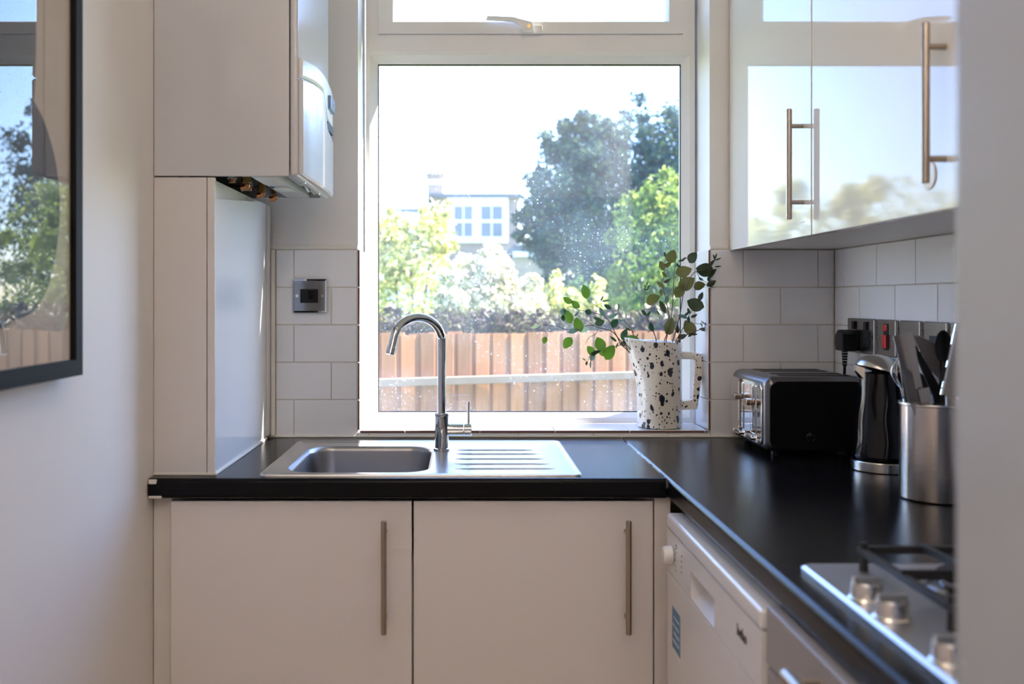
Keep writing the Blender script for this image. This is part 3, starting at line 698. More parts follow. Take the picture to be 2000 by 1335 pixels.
# ------------------------------------------------------------------ sockets on the right wall
def plate(px0, px1, label, kind, name='wall_switch'):
    xw = XR - .0004
    y1_, y0_ = xw * F / (px0 + 1 - CX), xw * F / (px1 - 1.5 - CX); ym = (y0_ + y1_) / 2; z = 1.1935; hh = .0435
    t = thing(name, label, 'socket' if kind in ('double', 'single') else 'switch', (xw, ym, z), 'steel switch plates on the side wall')
    G().prism(rrect(y0_, y1_, z - hh, z + hh, .004), 'x', xw - .008, xw, .003, 3).build('plate', M_plate, t)
    X = xw - .008
    if kind == 'double':
        for yc in (ym + .036, ym - .036):
            o = bx('outlet', M_black, t, X - .0015, X + .001, yc - .022, yc + .022, z - .026, z + .012, .001)
            for dy, dz, h_ in ((0, .003, .006), (.010, -.014, .004), (-.010, -.014, .004)): bx('pin_hole', M_dark_print, o, X - .0018, X - .001, yc + dy - .003, yc + dy + .003, z + dz - h_, z + dz + h_)
            bx('rocker', M_black, t, X - .005, X + .001, yc - .007, yc + .007, z + .016, z + .036, .001)
    elif kind == 'cooker':
        bx('red_rocker', M_red, t, X - .006, X + .001, ym - .010, ym + .010, z - .024, z + .008, .002)
        bx('neon', M_red, t, X - .004, X + .001, ym - .009, ym + .009, z + .016, z + .032, .002)
        bx('rocker_bezel', M_black, t, X - .0015, X + .001, ym - .013, ym + .013, z - .028, z + .034, .001)
    elif kind == 'single':
        bx('outlet', M_black, t, X - .0015, X + .001, ym - .022, ym + .022, z - .022, z + .014, .001)
    else:
        bx('rocker', M_black, t, X - .005, X + .001, ym - .007, ym + .007, z - .008, z + .012, .001)
    for dy in (y0_ + .008, y1_ - .008): G().cyl((X - .001, dy, z), (X + .002, dy, z), .003, n=10).build('screw', M_chrome, t)
    return t
plate(1660, 1715, 'double steel socket holding the black plug, nearest the corner', 'double', 'double_socket')
plate(1718.5, 1757, 'steel cooker switch plate with a red rocker and red neon', 'cooker')
plate(1762, 1805, 'steel switch plate with a small black rocker behind the tongs', 'switch')
plate(1810, 1858, 'steel outlet plate behind the black spoon', 'single')
plate(1861.5, 1912, 'steel switch plate partly hidden by the fridge', 'switch')

plug = thing('plug', 'black plug in the double socket with its cable hanging behind the toaster', 'plug', (.97, 2.42, 1.18))
py_ = 2.425
G().prism([(py_ - .026, 1.155), (py_ + .022, 1.155), (py_ + .028, 1.175), (py_ + .024, 1.196), (py_ + .008, 1.208), (py_ - .012, 1.208), (py_ - .026, 1.198)], 'x', .946, .9838, .004).build('plug_body', M_black, plug)
bt = G(); zz = 1.157
for k in range(6): bt.cyl((.962, py_, zz - .007 * k), (.962, py_, zz - .007 * k - .0055), .0085 - .0005 * k, .0075 - .0005 * k, n=12)
bt.build('strain_relief', M_black, plug)
G().tube(smooth_path([(.962, py_, 1.12), (.963, py_ + .004, 1.10), (.967, py_ + .02, 1.082), (.968, py_ + .06, 1.088), (.968, py_ + .085, 1.06), (.97, py_ + .09, .98), (.97, py_ + .08, WT + .006), (.968, py_ + .02, WT + .005), (.966, py_ - .12, WT + .005)]), .0036, 8).build('cable', M_black, plug)

# ------------------------------------------------------------------ toaster
TX0, TX1, TY0, TY1, TZ0, TZ1 = .705, .942, 2.246, 2.535, WT + .011, 1.103
toa = thing('toaster', 'black four-slot toaster with chrome end and two levers by the corner', 'toaster', (.83, 2.39, WT))
G().box(TX0, TX1, TY0, TY1, TZ0, TZ1, .022, 5).build('shell', M_toaster_shell, toa)
G().prism(rrect(TX0 + .011, TX1 - .006, TZ0 + .008, TZ1 - .011, .022), 'y', TY0 - .0015, TY0 + .004, .001).build('side_panel', M_satin_black, toa)
emb = G().tube([(TX0 + .106 + .0095 * math.cos(R(a)), TY0 - .002, TZ0 + .036 + .0095 * math.sin(R(a))) for a in range(0, 351, 15)], .0007, 6)
emb.tube(smooth_path([(TX0 + .106 + dx, TY0 - .002, TZ0 + .036 + dz) for dx, dz in ((.004, .004), (.0, .006), (-.004, .003), (0, 0), (.004, -.003), (0, -.006), (-.004, -.004))]), .0007, 6).build('emblem', M_plate, toa)
cp = G().prism(rrect(TY0 + .018, TY1 - .016, TZ0 + .014, TZ1 - .018, .016), 'x', TX0 - .004, TX0 + .002, .002).build('end_plate', M_chrome, toa)
for k, yc in enumerate((2.425, 2.325)):
    ch = bx('lever_channel', M_chrome, cp, TX0 - .0055, TX0 - .003, yc - .020, yc + .020, TZ0 + .035, TZ1 - .026, .003)
    bx('lever_slot', M_dark_print, ch, TX0 - .0058, TX0 - .0045, yc - .0025, yc + .0025, TZ0 + .042, TZ1 - .032)
    bx('lever', M_bronze, ch, TX0 - .026, TX0 - .0052, yc - .017, yc + .017, 1.030 + .004 * (k == 0), 1.044 + .004 * (k == 0), .003)
for k, yc in enumerate((2.475, 2.425, 2.375, 2.325, 2.28)):
    G().cyl((TX0 - .004, yc, TZ0 + .023), (TX0 - .011, yc, TZ0 + .023), (.0058 if k % 2 else .0045), n=16, bev=.001).build('button', M_white_pl if k % 2 == 0 else M_chrome, cp)
for k, yc in enumerate((2.29, 2.345, 2.43, 2.485)):
    bx('slot', M_black, toa, TX0 + .045, TX1 - .025, yc - .012, yc + .012, TZ1 - .004, TZ1 + .0012, .001)
for x in (TX0 + .035, TX1 - .035):
    for y in (TY0 + .035, TY1 - .035): G().cyl((x, y, WT + .0003), (x, y, TZ0 + .004), .010, n=14).build('foot', M_black, toa)

# ------------------------------------------------------------------ kettle
kx, ky = .910, 2.083
ket = thing('kettle', 'black dimpled kettle with slanting chrome lid beside the toaster', 'kettle', (kx, ky, WT))
G().lathe([(.062, .0003), (.0655, .002), (.0655, .020), (.064, .022), (0, .022)], (kx, ky, WT), 48).build('base_ring', M_steel, ket)
def dimple(a, z):
    return 1 + .008 * math.cos(6 * a + (math.pi if int(z / .045) % 2 else 0)) * math.sin(math.pi * ((z % .045) / .045))
prof = [(.060, .0225), (.0635, .026)] + [(.0635 - .0165 * (i / 24) ** 1.15, .026 + .184 * i / 24) for i in range(1, 25)] + [(.0, .212)]
G().lathe(prof, (kx, ky, WT), 60, fn=dimple).build('body', M_gloss_black, ket, ang=80)
RT = Matrix.Rotation(R(15), 4, 'Y')
ld = G().lathe([(.048, -.004), (.0545, 0), (.0545, .005), (.050, .014), (.040, .024), (.025, .031), (.010, .0335), (0, .034)], (kx - .004, ky, WT + .214), 44, M=RT).build('lid', M_steel, ket)
sp = G().loft([[Vector((kx - .046, ky + .014 * s, WT + z)) for s, z in ((-1, .196), (-1, .221), (1, .221), (1, .196))], [Vector((kx - .061, ky + .007 * s, WT + z)) for s, z in ((-1, .214), (-1, .2265), (1, .2265), (1, .214))]]).build('spout', M_steel, ket)
hx, hy = .45, -.89
hpts = [(kx + hx * r, ky + hy * r, WT + z) for r, z in ((.040, .205), (.075, .212), (.098, .195), (.103, .15), (.098, .09), (.085, .055), (.058, .05))]
G().tube(smooth_path(hpts), .009, 12).build('handle', M_black, ket)

# ------------------------------------------------------------------ utensil pot and what stands in it
ux, uy, ur, uh = .878, 1.78, .0655, .178
pot = thing('utensil_pot', 'brushed steel cylinder pot full of cooking utensils beside the kettle', 'pot', (ux, uy, WT))
G().lathe([(.0, .0003), (ur - .002, .0003), (ur, .003), (ur, uh - .004), (ur - .003, uh - .003), (ur - .003, .004), (0, .004)], (ux, uy, WT), 56).build('pot_wall', M_pot, pot)
G().lathe([(ur - .004, uh - .005), (ur + .0016, uh - .005), (ur + .0022, uh - .0025), (ur + .0016, uh), (ur - .004, uh)], (ux, uy, WT), 56).build('rim', M_steel, pot)
def Z5(u, v, y): return P(1640 + u / 7.025, 630 + v / 7.025, y)
def strip(a, b, wa, wb, th, name, m, parent, curve=0):
    """a flat tapering blade from a (wide wa) to b (wide wb); th thick along Y"""
    a, b = Vector(a), Vector(b); d = (b - a).normalized(); w = d.cross(Vector((0, 1, 0))).normalized()
    rings = []
    for i in range(7):
        t = i / 6; p = a.lerp(b, t); ww = (wa + (wb - wa) * t) / 2; n = Vector((0, 1, 0))
        rings.append([p - w * ww - n * th / 2, p - n * (th / 2 + curve), p + w * ww - n * th / 2, p + w * ww + n * th / 2, p + n * (th / 2 - curve), p - w * ww + n * th / 2])
    return G().loft(rings).build(name, m, parent)
def uroot(name, label, cat, p): return thing(name, label, cat, p, 'cooking utensils in the steel pot')
bot = WT + .008
t = uroot('tongs', 'wide brushed steel tongs leaning over the left rim of the utensil pot', 'tongs', (ux - .01, 1.745, bot))
strip(Z5(865, 150, 1.735), Z5(1060, 1080, 1.745), .036, .028, .002, 'arm', M_uten, t, .005)
strip(Z5(860, 175, 1.752), Z5(985, 1080, 1.758), .026, .024, .002, 'arm', M_uten, t, -.004)
strip(Z5(1060, 1080, 1.745), (ux + .02, 1.77, bot), .024, .012, .002, 'leg', M_uten, t)
t = uroot('whisk', 'small wire whisk standing behind the tongs in the utensil pot', 'whisk', (ux - .03, 1.80, bot))
a, b = Z5(830, 480, 1.80), Z5(880, 900, 1.80)
for k in range(5):
    an = R(180 * k / 5); dx, dy = math.cos(an), math.sin(an); ax = (b - a)
    pts = []
    for i in range(13):
        tt = i / 12; s = math.sin(math.pi * (tt)) ; off = math.cos(math.pi * tt) * .0
        w = (.019 * math.sin(math.pi * min(1, tt * 2 if tt < .5 else (1 - tt) * 2) / 2 * 1.25) ) * (1 if tt < .5 else -1)
        l = abs(1 - 2 * tt)
        wv = .019 * math.sin(math.pi * (0.05 + .85 * l)) * (1 if tt < .5 else -1)
        if i == 6: wv = 0
        pts.append(a + ax * l + Vector((dx * wv, dy * wv, 0)))
    G().tube(smooth_path(pts, 3), .0008, 6).build('wire', M_chrome, t)
G().cyl(b, (ux - .005, 1.80, bot), .007, .006, n=12).build('handle', M_chrome, t)
t = uroot('spatula', 'grey turner with a black handle leaning in the utensil pot', 'spatula', (ux + .02, 1.79, bot))
q = [Z5(u, v, 1.80) for u, v in ((1005, 175), (1090, 178), (1300, 280), (1440, 760), (1390, 800), (1230, 640))]
G().prism([(p.x, p.z) for p in q], 'y', 1.798, 1.802, .0008).build('blade', M_uten_grey, t)
strip(Z5(1020, 320, 1.793), Z5(1330, 960, 1.785), .006, .020, .006, 'spine', M_black, t)
strip(Z5(1330, 960, 1.785), (ux + .03, 1.78, bot), .018, .012, .006, 'handle', M_black, t)
t = uroot('spoon', 'large black serving spoon standing bowl up in the utensil pot', 'spoon', (ux + .035, 1.80, bot))
ce = Z5(1430, 330, 1.79)
MM = Matrix.Rotation(R(-4), 4, 'Y') @ Matrix.Diagonal((.0165, .010, .031, 1))
bs = bmesh.new(); bmesh.ops.create_uvsphere(bs, u_segments=24, v_segments=14, radius=1); 
for v in bs.verts:
    if v.co.y < -.1: v.co.y = -.1 + (v.co.y + .1) * -.7
G()._add(bs, Matrix.Translation(ce) @ MM).build('bowl', M_black, t, ang=60)
G().tube([ce + Vector((0, .002, -.028)), Z5(1400, 900, 1.785), (ux + .01, 1.79, bot)], .0055, 10).build('handle', M_black, t)
t = uroot('fish_slice', 'long bright steel slice leaning right in the utensil pot by the fridge', 'slice', (ux + .03, 1.76, bot))
q = [Z5(u, v, 1.755) for u, v in ((1590, 10), (1700, 30), (1760, 300), (1640, 1010), (1480, 1010), (1385, 970))]
G().prism([(p.x, p.z) for p in q], 'y', 1.754, 1.7565, .0006).build('blade', M_uten, t)
strip(Z5(1600, 15, 1.752), Z5(1395, 985, 1.752), .004, .004, .004, 'rolled_edge', M_chrome, t)
strip(Z5(1520, 1000, 1.756), (ux + .02, 1.76, bot), .016, .012, .003, 'handle', M_uten, t)
t = uroot('measuring_spoon', 'short flat steel spoon handle low at the rim between tongs and turner', 'spoon', (ux, 1.74, bot))
strip(Z5(1150, 900, 1.735), Z5(1190, 1090, 1.738), .020, .020, .0015, 'tab', M_uten, t)
strip(Z5(1190, 1090, 1.738), (ux + .005, 1.76, bot), .012, .010, .0015, 'stem', M_uten, t)

# ------------------------------------------------------------------ speckled pitcher on the sill
SILL = OZ0 + .0075
jy = 2.645; kj = jy / F
jx = (1288 - CX) * kj
jug = thing('pitcher', 'cream ceramic pitcher with black speckles and angular handle on window sill', 'pitcher', (jx, jy, SILL))
H = .236; rb = .0615
def jring(z, r, sp, inner=0):
    out = []
    for i in range(48):
        a = 2 * math.pi * i / 48; c, s = math.cos(a), math.sin(a)
        k = max(0, -c); x = r * c - sp * k ** 2.2; y = r * s * (1 - .30 * min(1, sp / .034) * k ** 2)
        zz = z + (.010 * k ** 3 - .004 * max(0, c)) * (1 if z > .2 else 0)
        out.append(Vector((jx + x, jy + y, SILL + zz)))
    return out
def spo(z): t_ = max(0, (z - .095) / (.236 - .095)); return .036 * t_ ** 1.35
rings = [jring(.0003, rb - .004, 0), jring(.004, rb, 0)]
for i in range(1, 17): z = .004 + (H - .004) * i / 16; rings.append(jring(z, rb - .001 * math.sin(math.pi * z / H), spo(z)))
rings.append(jring(H + .001, rb - .003, spo(H) - .001))
for i in range(16, 2, -2): z = .004 + (H - .004) * i / 16; rings.append(jring(z, rb - .006, max(0, spo(z) - .002)))
rings.append(jring(.012, rb - .012, 0))
G().loft(rings).build('vessel', M_speck, jug, ang=60)
def Z1(u, v, y): return P(1040 + u / 3.423, 470 + v / 3.423, y)
outer = [(985, 738), (1060, 742), (1140, 758), (1148, 772), (1098, 1118), (1088, 1126), (1040, 1126), (985, 1130)]
inner = [(985, 790), (1062, 790), (1080, 793), (1086, 806), (1070, 1050), (1062, 1060), (1030, 1068), (985, 1072)]
g = G()
ro = [Z1(u, v, jy) for u, v in outer]; ri = [Z1(u, v, jy) for u, v in inner]
rr = []
for o, i_ in zip(ro, ri): rr.append([o + Vector((0, -.007, 0)), o + Vector((0, .007, 0)), o.lerp(i_, .18) + Vector((0, .010, 0)), o.lerp(i_, .82) + Vector((0, .010, 0)), i_ + Vector((0, .007, 0)), i_ + Vector((0, -.007, 0)), i_.lerp(o, .18) + Vector((0, -.010, 0)), i_.lerp(o, .82) + Vector((0, -.010, 0))])
g.loft(rr).build('handle', M_speck, jug, ang=40)

# ------------------------------------------------------------------ eucalyptus stems in the pitcher
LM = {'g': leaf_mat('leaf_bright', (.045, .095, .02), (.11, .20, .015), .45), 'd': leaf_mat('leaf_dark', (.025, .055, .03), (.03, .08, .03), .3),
      'o': leaf_mat('leaf_olive', (.075, .075, .03), (.17, .14, .03), .4), 'k': leaf_mat('leaf_dark_olive', (.03, .04, .02), (.05, .06, .02), .3),  # 'k' is the darker olive leaf colour
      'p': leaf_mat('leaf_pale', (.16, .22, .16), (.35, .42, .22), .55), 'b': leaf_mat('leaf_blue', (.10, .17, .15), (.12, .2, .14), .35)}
leaf_me = {}
for key, m in LM.items():
    bm = bmesh.new(); rows = []
    for i in range(8):
        t_ = i / 7; w = .5 * math.sin(math.pi * t_ ** .85) ** .75 if 0 < t_ < 1 else 0
        x = t_ - .5; fold = .10; arch = -.10 * (2 * t_ - 1) ** 2
        rows.append([bm.verts.new((x, arch + fold * abs(s) * w * 2 * .5, s * w)) for s in ((-1, -.5, 0, .5, 1) if w > 0 else (0,))])
    for a, b in zip(rows, rows[1:]):
        if len(a) == 1: [bm.faces.new((a[0], b[j + 1], b[j])) for j in range(4)]
        elif len(b) == 1: [bm.faces.new((a[j], a[j + 1], b[0])) for j in range(4)]
        else: [bm.faces.new((a[j], a[j + 1], b[j + 1], b[j])) for j in range(4)]
    me = bpy.data.meshes.new('leaf'); bm.to_mesh(me); bm.free(); me.polygons.foreach_set('use_smooth', [True] * len(me.polygons)); me.materials.append(m); leaf_me[key] = me
def stem(paths, leaves, label, y0, y1, u0, u1):
    """paths: lists of (u, v); depth runs from y0 at u0 to y1 at u1 (along u, or v if given negative)"""
    def dep(u, v):
        s = (u - u0) / (u1 - u0); return y0 + (y1 - y0) * max(0, min(1.0, s))
    def depv(u, v):
        s = (700 - v) / 600; return y0 + (y1 - y0) * max(0, min(1.0, s))
    D = dep if u0 is not None else depv
    base = Z1(*paths[0][0], D(*paths[0][0]))
    root = thing('eucalyptus_stem', label, 'plant stem', base, 'eucalyptus stems in the speckled pitcher')
    g = G()
    for i, pth in enumerate(paths):
        pts = smooth_path([Z1(u, v, D(u, v)) for u, v in pth], 4)
        g.tube(pts, .0017 if i == 0 else .0009, 6, .0006)
    g.build('stalk', M_stem, root)
    for u, v, L, ang, wr, key in leaves:
        Y = D(u, v) + random.uniform(-.008, .008)
        p = Z1(u, v, Y); Lw = L / 3.423 * Y / F
        o = bpy.data.objects.new('leaf', leaf_me[key]); col.objects.link(o); o.parent = root
        rot = Matrix.Rotation(R(-ang), 4, 'Y') @ Matrix.Rotation(R(random.uniform(-28, 28)), 4, 'X')
        o.matrix_local = Matrix.Translation(p - base) @ rot @ Matrix.Diagonal((Lw, Lw, Lw * wr, 1))
    return root
# the stem that spreads left
stem([[(700, 860), (650, 740), (585, 665), (530, 605), (440, 580), (405, 565), (340, 572), (230, 595), (160, 570), (40, 560)], [(405, 565), (360, 530)], [(440, 580), (425, 620), (375, 650), (358, 690)], [(82, 665), (100, 625), (60, 590)]],
     [(20, 572, 75, 20, .3, 'p'), (82, 665, 50, 250, .85, 'g'), (235, 682, 92, 235, .72, 'g'), (306, 560, 105, 110, .62, 'g'), (275, 602, 80, 15, .42, 'b'), (345, 595, 70, 200, .6, 'p'), (205, 515, 45, 95, .7, 'd'),
      (450, 547, 72, 20, .65, 'd'), (432, 520, 60, 160, .45, 'd'), (540, 655, 60, 140, .3, 'd'), (607, 688, 55, 170, .75, 'd'), (565, 700, 45, 250, .25, 'd')],
     'eucalyptus stem reaching furthest left over the window pane', 2.645, 2.60, 640, 100)
stem([[(705, 860), (660, 760), (590, 690), (575, 660), (550, 610), (490, 510), (400, 480), (310, 462), (250, 440), (190, 480)], [(490, 510), (470, 470), (420, 430), (370, 400)], [(310, 462), (290, 500)]],
     [(354, 340, 100, 105, .62, 'g'), (235, 397, 75, 150, .6, 'g'), (287, 425, 75, 140, .6, 'g'), (205, 472, 55, 80, .75, 'b'), (240, 505, 110, 115, .55, 'g'), (372, 475, 45, 150, .95, 'd'), (268, 515, 40, 85, .35, 'd'),
      (465, 475, 70, 120, .45, 'b'), (502, 440, 60, 150, .5, 'd'), (495, 400, 70, 8, .2, 'b'), (465, 385, 45, 65, .25, 'd'), (550, 550, 68, 60, .85, 'd'), (540, 500, 75, 25, .35, 'b'), (595, 530, 50, 5, .3, 'b'), (295, 490, 50, 45, .3, 'b')],
     'eucalyptus stem arching up left with a lone leaf at its top', 2.638, 2.615, 640, 100)
stem([[(710, 860), (680, 760), (620, 690), (575, 700), (520, 720), (450, 735), (395, 745), (370, 800)], [(395, 745), (388, 820)]],
     [(452, 690, 105, 115, .72, 'g'), (515, 745, 115, 60, .72, 'g'), (392, 735, 85, 130, .62, 'g'), (462, 742, 60, 110, .65, 'g'), (402, 775, 60, 60, .6, 'b'), (362, 817, 32, 80, .5, 'd'), (389, 825, 58, 88, .25, 'b'), (345, 792, 30, 150, .35, 'b'), (425, 745, 70, 20, .4, 'd')],
     'eucalyptus stem drooping low left of the pitcher spout', 2.632, 2.59, 640, 340)
stem([[(720, 860), (690, 700), (665, 600), (620, 540), (575, 480), (575, 420)]],
     [(615, 628, 90, 75, .65, 'd'), (672, 662, 105, 150, .6, 'g'), (695, 690, 60, 60, .5, 'd'), (640, 590, 45, 150, .3, 'd'), (575, 440, 50, 85, .2, 'd'), (700, 635, 35, 60, .25, 'd'), (625, 500, 35, 95, .2, 'd')],
     'short eucalyptus stem with leaves just over the pitcher spout', 2.66, 2.65, None, None)
stem([[(825, 860), (830, 690), (810, 610), (770, 530), (745, 450), (750, 340), (765, 285)]],
     [(795, 575, 70, 105, .62, 'd'), (745, 480, 55, 130, .45, 'd'), (778, 488, 45, 60, .45, 'd'), (767, 285, 32, 75, .4, 'o'), (752, 305, 30, 120, .4, 'o'), (778, 305, 32, 45, .4, 'd'), (755, 325, 30, 150, .35, 'd'), (770, 322, 26, 40, .35, 'd')],
     'thin eucalyptus twig rising on its own in the middle', 2.645, 2.65, None, None)
stem([[(860, 860), (872, 700), (920, 560), (938, 400), (945, 250), (950, 180), (962, 95)], [(940, 400), (985, 330), (1020, 290)], [(945, 250), (1000, 210)], [(948, 180), (1000, 130), (1060, 110)]],
     [(930, 105, 100, 70, .75, 'o'), (1010, 205, 115, 15, .72, 'o'), (1030, 285, 125, 35, .75, 'o'), (985, 335, 105, 55, .72, 'o'), (1070, 112, 88, 55, .78, 'k'), (995, 132, 45, 10, .35, 'd'), (1015, 118, 35, 30, .4, 'd'), (920, 570, 120, 80, .68, 'o'), (925, 715, 85, 100, .75, 'k'), (905, 165, 45, 30, .5, 'o'), (975, 165, 40, 140, .4, 'd')],
     'tallest upright eucalyptus stem with big olive leaves', 2.64, 2.615, None, None)
stem([[(850, 860), (890, 680), (915, 540), (890, 380), (870, 300), (882, 200), (890, 80)], [(890, 400), (850, 420)]],
     [(865, 165, 70, 110, .6, 'o'), (905, 158, 50, 20, .5, 'k'), (880, 225, 50, 130, .4, 'o'), (900, 268, 55, 30, .45, 'k'), (855, 292, 65, 140, .4, 'o'), (805, 392, 105, 30, .75, 'o'), (870, 440, 95, 115, .4, 'k'), (885, 90, 35, 95, .4, 'd'), (860, 345, 50, 95, .5, 'o'), (885, 330, 50, 60, .4, 'b'), (840, 480, 40, 120, .3, 'd'), (895, 600, 60, 100, .4, 'k'), (900, 390, 60, 80, .45, 'b')],
     'upright eucalyptus stem with small leaves close to the tallest one', 2.655, 2.64, None, None)
stem([[(880, 860), (930, 690), (960, 600), (990, 470), (1010, 350), (1060, 240), (1095, 205), (1170, 190), (1215, 140), (1225, 100)], [(1095, 205), (1130, 260), (1185, 285)], [(1085, 330), (1120, 300), (1180, 290)]],
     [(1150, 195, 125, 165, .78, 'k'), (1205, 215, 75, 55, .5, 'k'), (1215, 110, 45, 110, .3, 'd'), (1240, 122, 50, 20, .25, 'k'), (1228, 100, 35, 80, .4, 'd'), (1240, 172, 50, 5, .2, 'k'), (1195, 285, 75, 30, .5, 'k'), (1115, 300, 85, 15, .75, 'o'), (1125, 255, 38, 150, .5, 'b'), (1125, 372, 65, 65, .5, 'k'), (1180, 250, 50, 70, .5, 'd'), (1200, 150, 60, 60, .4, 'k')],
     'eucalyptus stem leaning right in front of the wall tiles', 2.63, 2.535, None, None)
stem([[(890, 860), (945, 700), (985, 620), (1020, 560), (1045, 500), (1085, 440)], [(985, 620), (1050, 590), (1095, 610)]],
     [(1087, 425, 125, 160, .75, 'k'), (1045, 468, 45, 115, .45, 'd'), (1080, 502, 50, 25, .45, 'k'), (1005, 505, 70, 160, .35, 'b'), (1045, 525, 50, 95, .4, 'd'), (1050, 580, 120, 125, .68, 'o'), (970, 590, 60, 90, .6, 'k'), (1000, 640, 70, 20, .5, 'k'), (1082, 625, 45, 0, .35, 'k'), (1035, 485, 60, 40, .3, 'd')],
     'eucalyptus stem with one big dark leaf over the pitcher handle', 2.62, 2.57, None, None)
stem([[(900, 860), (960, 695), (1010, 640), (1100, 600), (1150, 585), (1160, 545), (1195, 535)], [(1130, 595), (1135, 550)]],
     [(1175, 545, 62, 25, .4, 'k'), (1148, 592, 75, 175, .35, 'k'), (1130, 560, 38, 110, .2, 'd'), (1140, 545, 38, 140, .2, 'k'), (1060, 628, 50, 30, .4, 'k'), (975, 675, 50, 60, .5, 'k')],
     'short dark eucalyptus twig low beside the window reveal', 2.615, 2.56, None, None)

# ------------------------------------------------------------------ garden: ground, fence, shrubs, trees, houses
GZ = -.25
struct(bx('ground', M_grass, None, -30, 34, 2.81, 60, GZ - .1, GZ))
FM = .36
ang = math.atan(FM); cF, sF = math.cos(ang), math.sin(ang)
f0 = Vector(((740 - CX) * 4.9 / F, 4.9, 0))
fence = thing('fence', 'brown timber board fence across the garden with a pale rail', 'fence', (f0.x, f0.y, GZ))
MF = Matrix.Translation((f0.x, f0.y, 0)) @ Matrix.Rotation(ang, 4, 'Z')
board_me = []
for k in range(4):
    b = bmesh.new(); bmesh.ops.create_cube(b, size=1)
    for v in b.verts: v.co = Vector((v.co.x * .078, v.co.y * .016, v.co.z))
    bmesh.ops.bevel(b, geom=[e for e in b.edges if abs(e.verts[0].co.z - e.verts[1].co.z) > .5], offset=.003, segments=1, affect='EDGES')
    me = bpy.data.meshes.new('board'); b.to_mesh(me); b.free(); me.materials.append(M_fence); board_me.append(me)
ZF = 1.113
s = -2.2; k = 0
while s < 4.6:
    for back in (0, 1):
        o = bpy.data.objects.new('board', board_me[k % 4]); col.objects.link(o); o.parent = fence
        hgt = ZF - GZ - .002 + random.uniform(-.012, .006)
        loc = MF @ Vector((s + (.051 if back else 0), 0.013 if back else -.004 * random.random(), GZ + .002 + hgt / 2))
        o.matrix_local = Matrix.Translation(loc - fence.location) @ Matrix.Rotation(ang + R(random.uniform(-2.5, 2.5)), 4, 'Z') @ Matrix.Diagonal((1, 1, hgt, 1))
        k += 1
    s += .102 + random.uniform(-.004, .004)
for z1, h in ((.886, .04), (.15, .04)):
    G().box(-2.25, 4.65, -.062, -.0135, z1 - h, z1, .003, M=MF).build('rail', M_rail, fence)
for s in (-2.2, -.9, 2.6, 4.6):
    if s > 1 or s < -1: G().box(s - .045, s + .045, .045, .135, GZ + .001, ZF - .02, .004, M=MF).build('post', M_fence, fence)

def foliage(name, lobes, n, size, m, parent, seed, clump=.0, nc=90):
    """n leaf blades scattered on the shells of ellipsoid lobes ((cx,cy,cz),(rx,ry,rz),weight)"""
    rnd = random.Random(seed); verts = []; faces = []
    tw = sum(l[2] for l in lobes)
    clumps = []
    for c, r, w in lobes:
        for _ in range(max(8, int(nc * w / tw))):
            d = Vector((rnd.gauss(0, 1), rnd.gauss(0, 1), rnd.gauss(0, 1))).normalized(); q = rnd.uniform(.72, 1.05)
            clumps.append((Vector((c[0] + d.x * r[0] * q, c[1] + d.y * r[1] * q, c[2] + d.z * r[2] * q)), min(r) * rnd.uniform(.12, .28), d))
    for i in range(n):
        if rnd.random() < clump:
            c, rad, dd = rnd.choice(clumps); d = Vector((rnd.gauss(0, 1), rnd.gauss(0, 1), rnd.gauss(0, 1))).normalized()
            p = c + d * rad * rnd.uniform(.3, 1) + Vector((0, 0, rad * .3)); nr = (d + dd).normalized()
        else:
            x = rnd.random() * tw
            for c, r, w in lobes:
                x -= w
                if x <= 0: break
            d = Vector((rnd.gauss(0, 1), rnd.gauss(0, 1), rnd.gauss(0, 1))).normalized(); q = rnd.random() ** .5
            p = Vector((c[0] + d.x * r[0] * q, c[1] + d.y * r[1] * q, c[2] + d.z * r[2] * q)); nr = d
        nr = (nr + Vector((rnd.gauss(0, .6), rnd.gauss(0, .6), rnd.gauss(0, .6)))).normalized()
        a = nr.orthogonal().normalized(); a = Matrix.Rotation(rnd.uniform(0, 6.283), 3, nr) @ a; b = nr.cross(a)
        L = size * rnd.uniform(.6, 1.3); W = L * .42
        k0 = len(verts); verts += [p - a * L * .5, p - b * W * .5 + nr * W * .12, p + a * L * .5, p + b * W * .5 + nr * W * .12]; faces.append((k0, k0 + 1, k0 + 2, k0 + 3))
    off = origin(parent); me = bpy.data.meshes.new(name); me.from_pydata([v - off for v in verts], [], faces); me.materials.append(m)
    o = bpy.data.objects.new(name, me); col.objects.link(o); o.parent = parent; o['kind'] = 'stuff'
    return o
def bush(name, label, cat, base, lobes, n, size, m, seed, clump=.6, stems=4, group=None, trunk=.02):
    t = thing(name, label, cat, base, group)
    foliage('foliage', lobes, n, size, m, t, seed, clump)
    rnd = random.Random(seed + 99); g = G()
    for k in range(stems):
        c, r, w = lobes[k % len(lobes)]
        g.tube([Vector(base) + Vector((rnd.uniform(-.05, .05), rnd.uniform(-.05, .05), 0)), Vector(base).lerp(Vector(c), .5) + Vector((rnd.uniform(-.1, .1), 0, 0)), Vector(c) + Vector((0, 0, r[2] * .3))], trunk, 7, trunk * .4)
    g.build('trunk' if stems == 1 else 'branches', M_bark, t)
    return t
ML_bright = island_leaf_mat('foliage_bright', [(.17, .21, .02), (.40, .42, .07), (.66, .63, .20), (.82, .77, .50)], .5)
ML_pale = island_leaf_mat('foliage_pale', [(.16, .21, .05), (.50, .48, .22), (.76, .70, .55), (.84, .77, .70)], .45)
ML_mid = island_leaf_mat('foliage_mid', [(.08, .14, .02), (.22, .30, .045), (.38, .44, .09)], .45)
ML_dark = island_leaf_mat('foliage_dark', [(.005, .030, .038), (.012, .050, .058), (.03, .080, .055), (.11, .15, .05)], .25, .85)
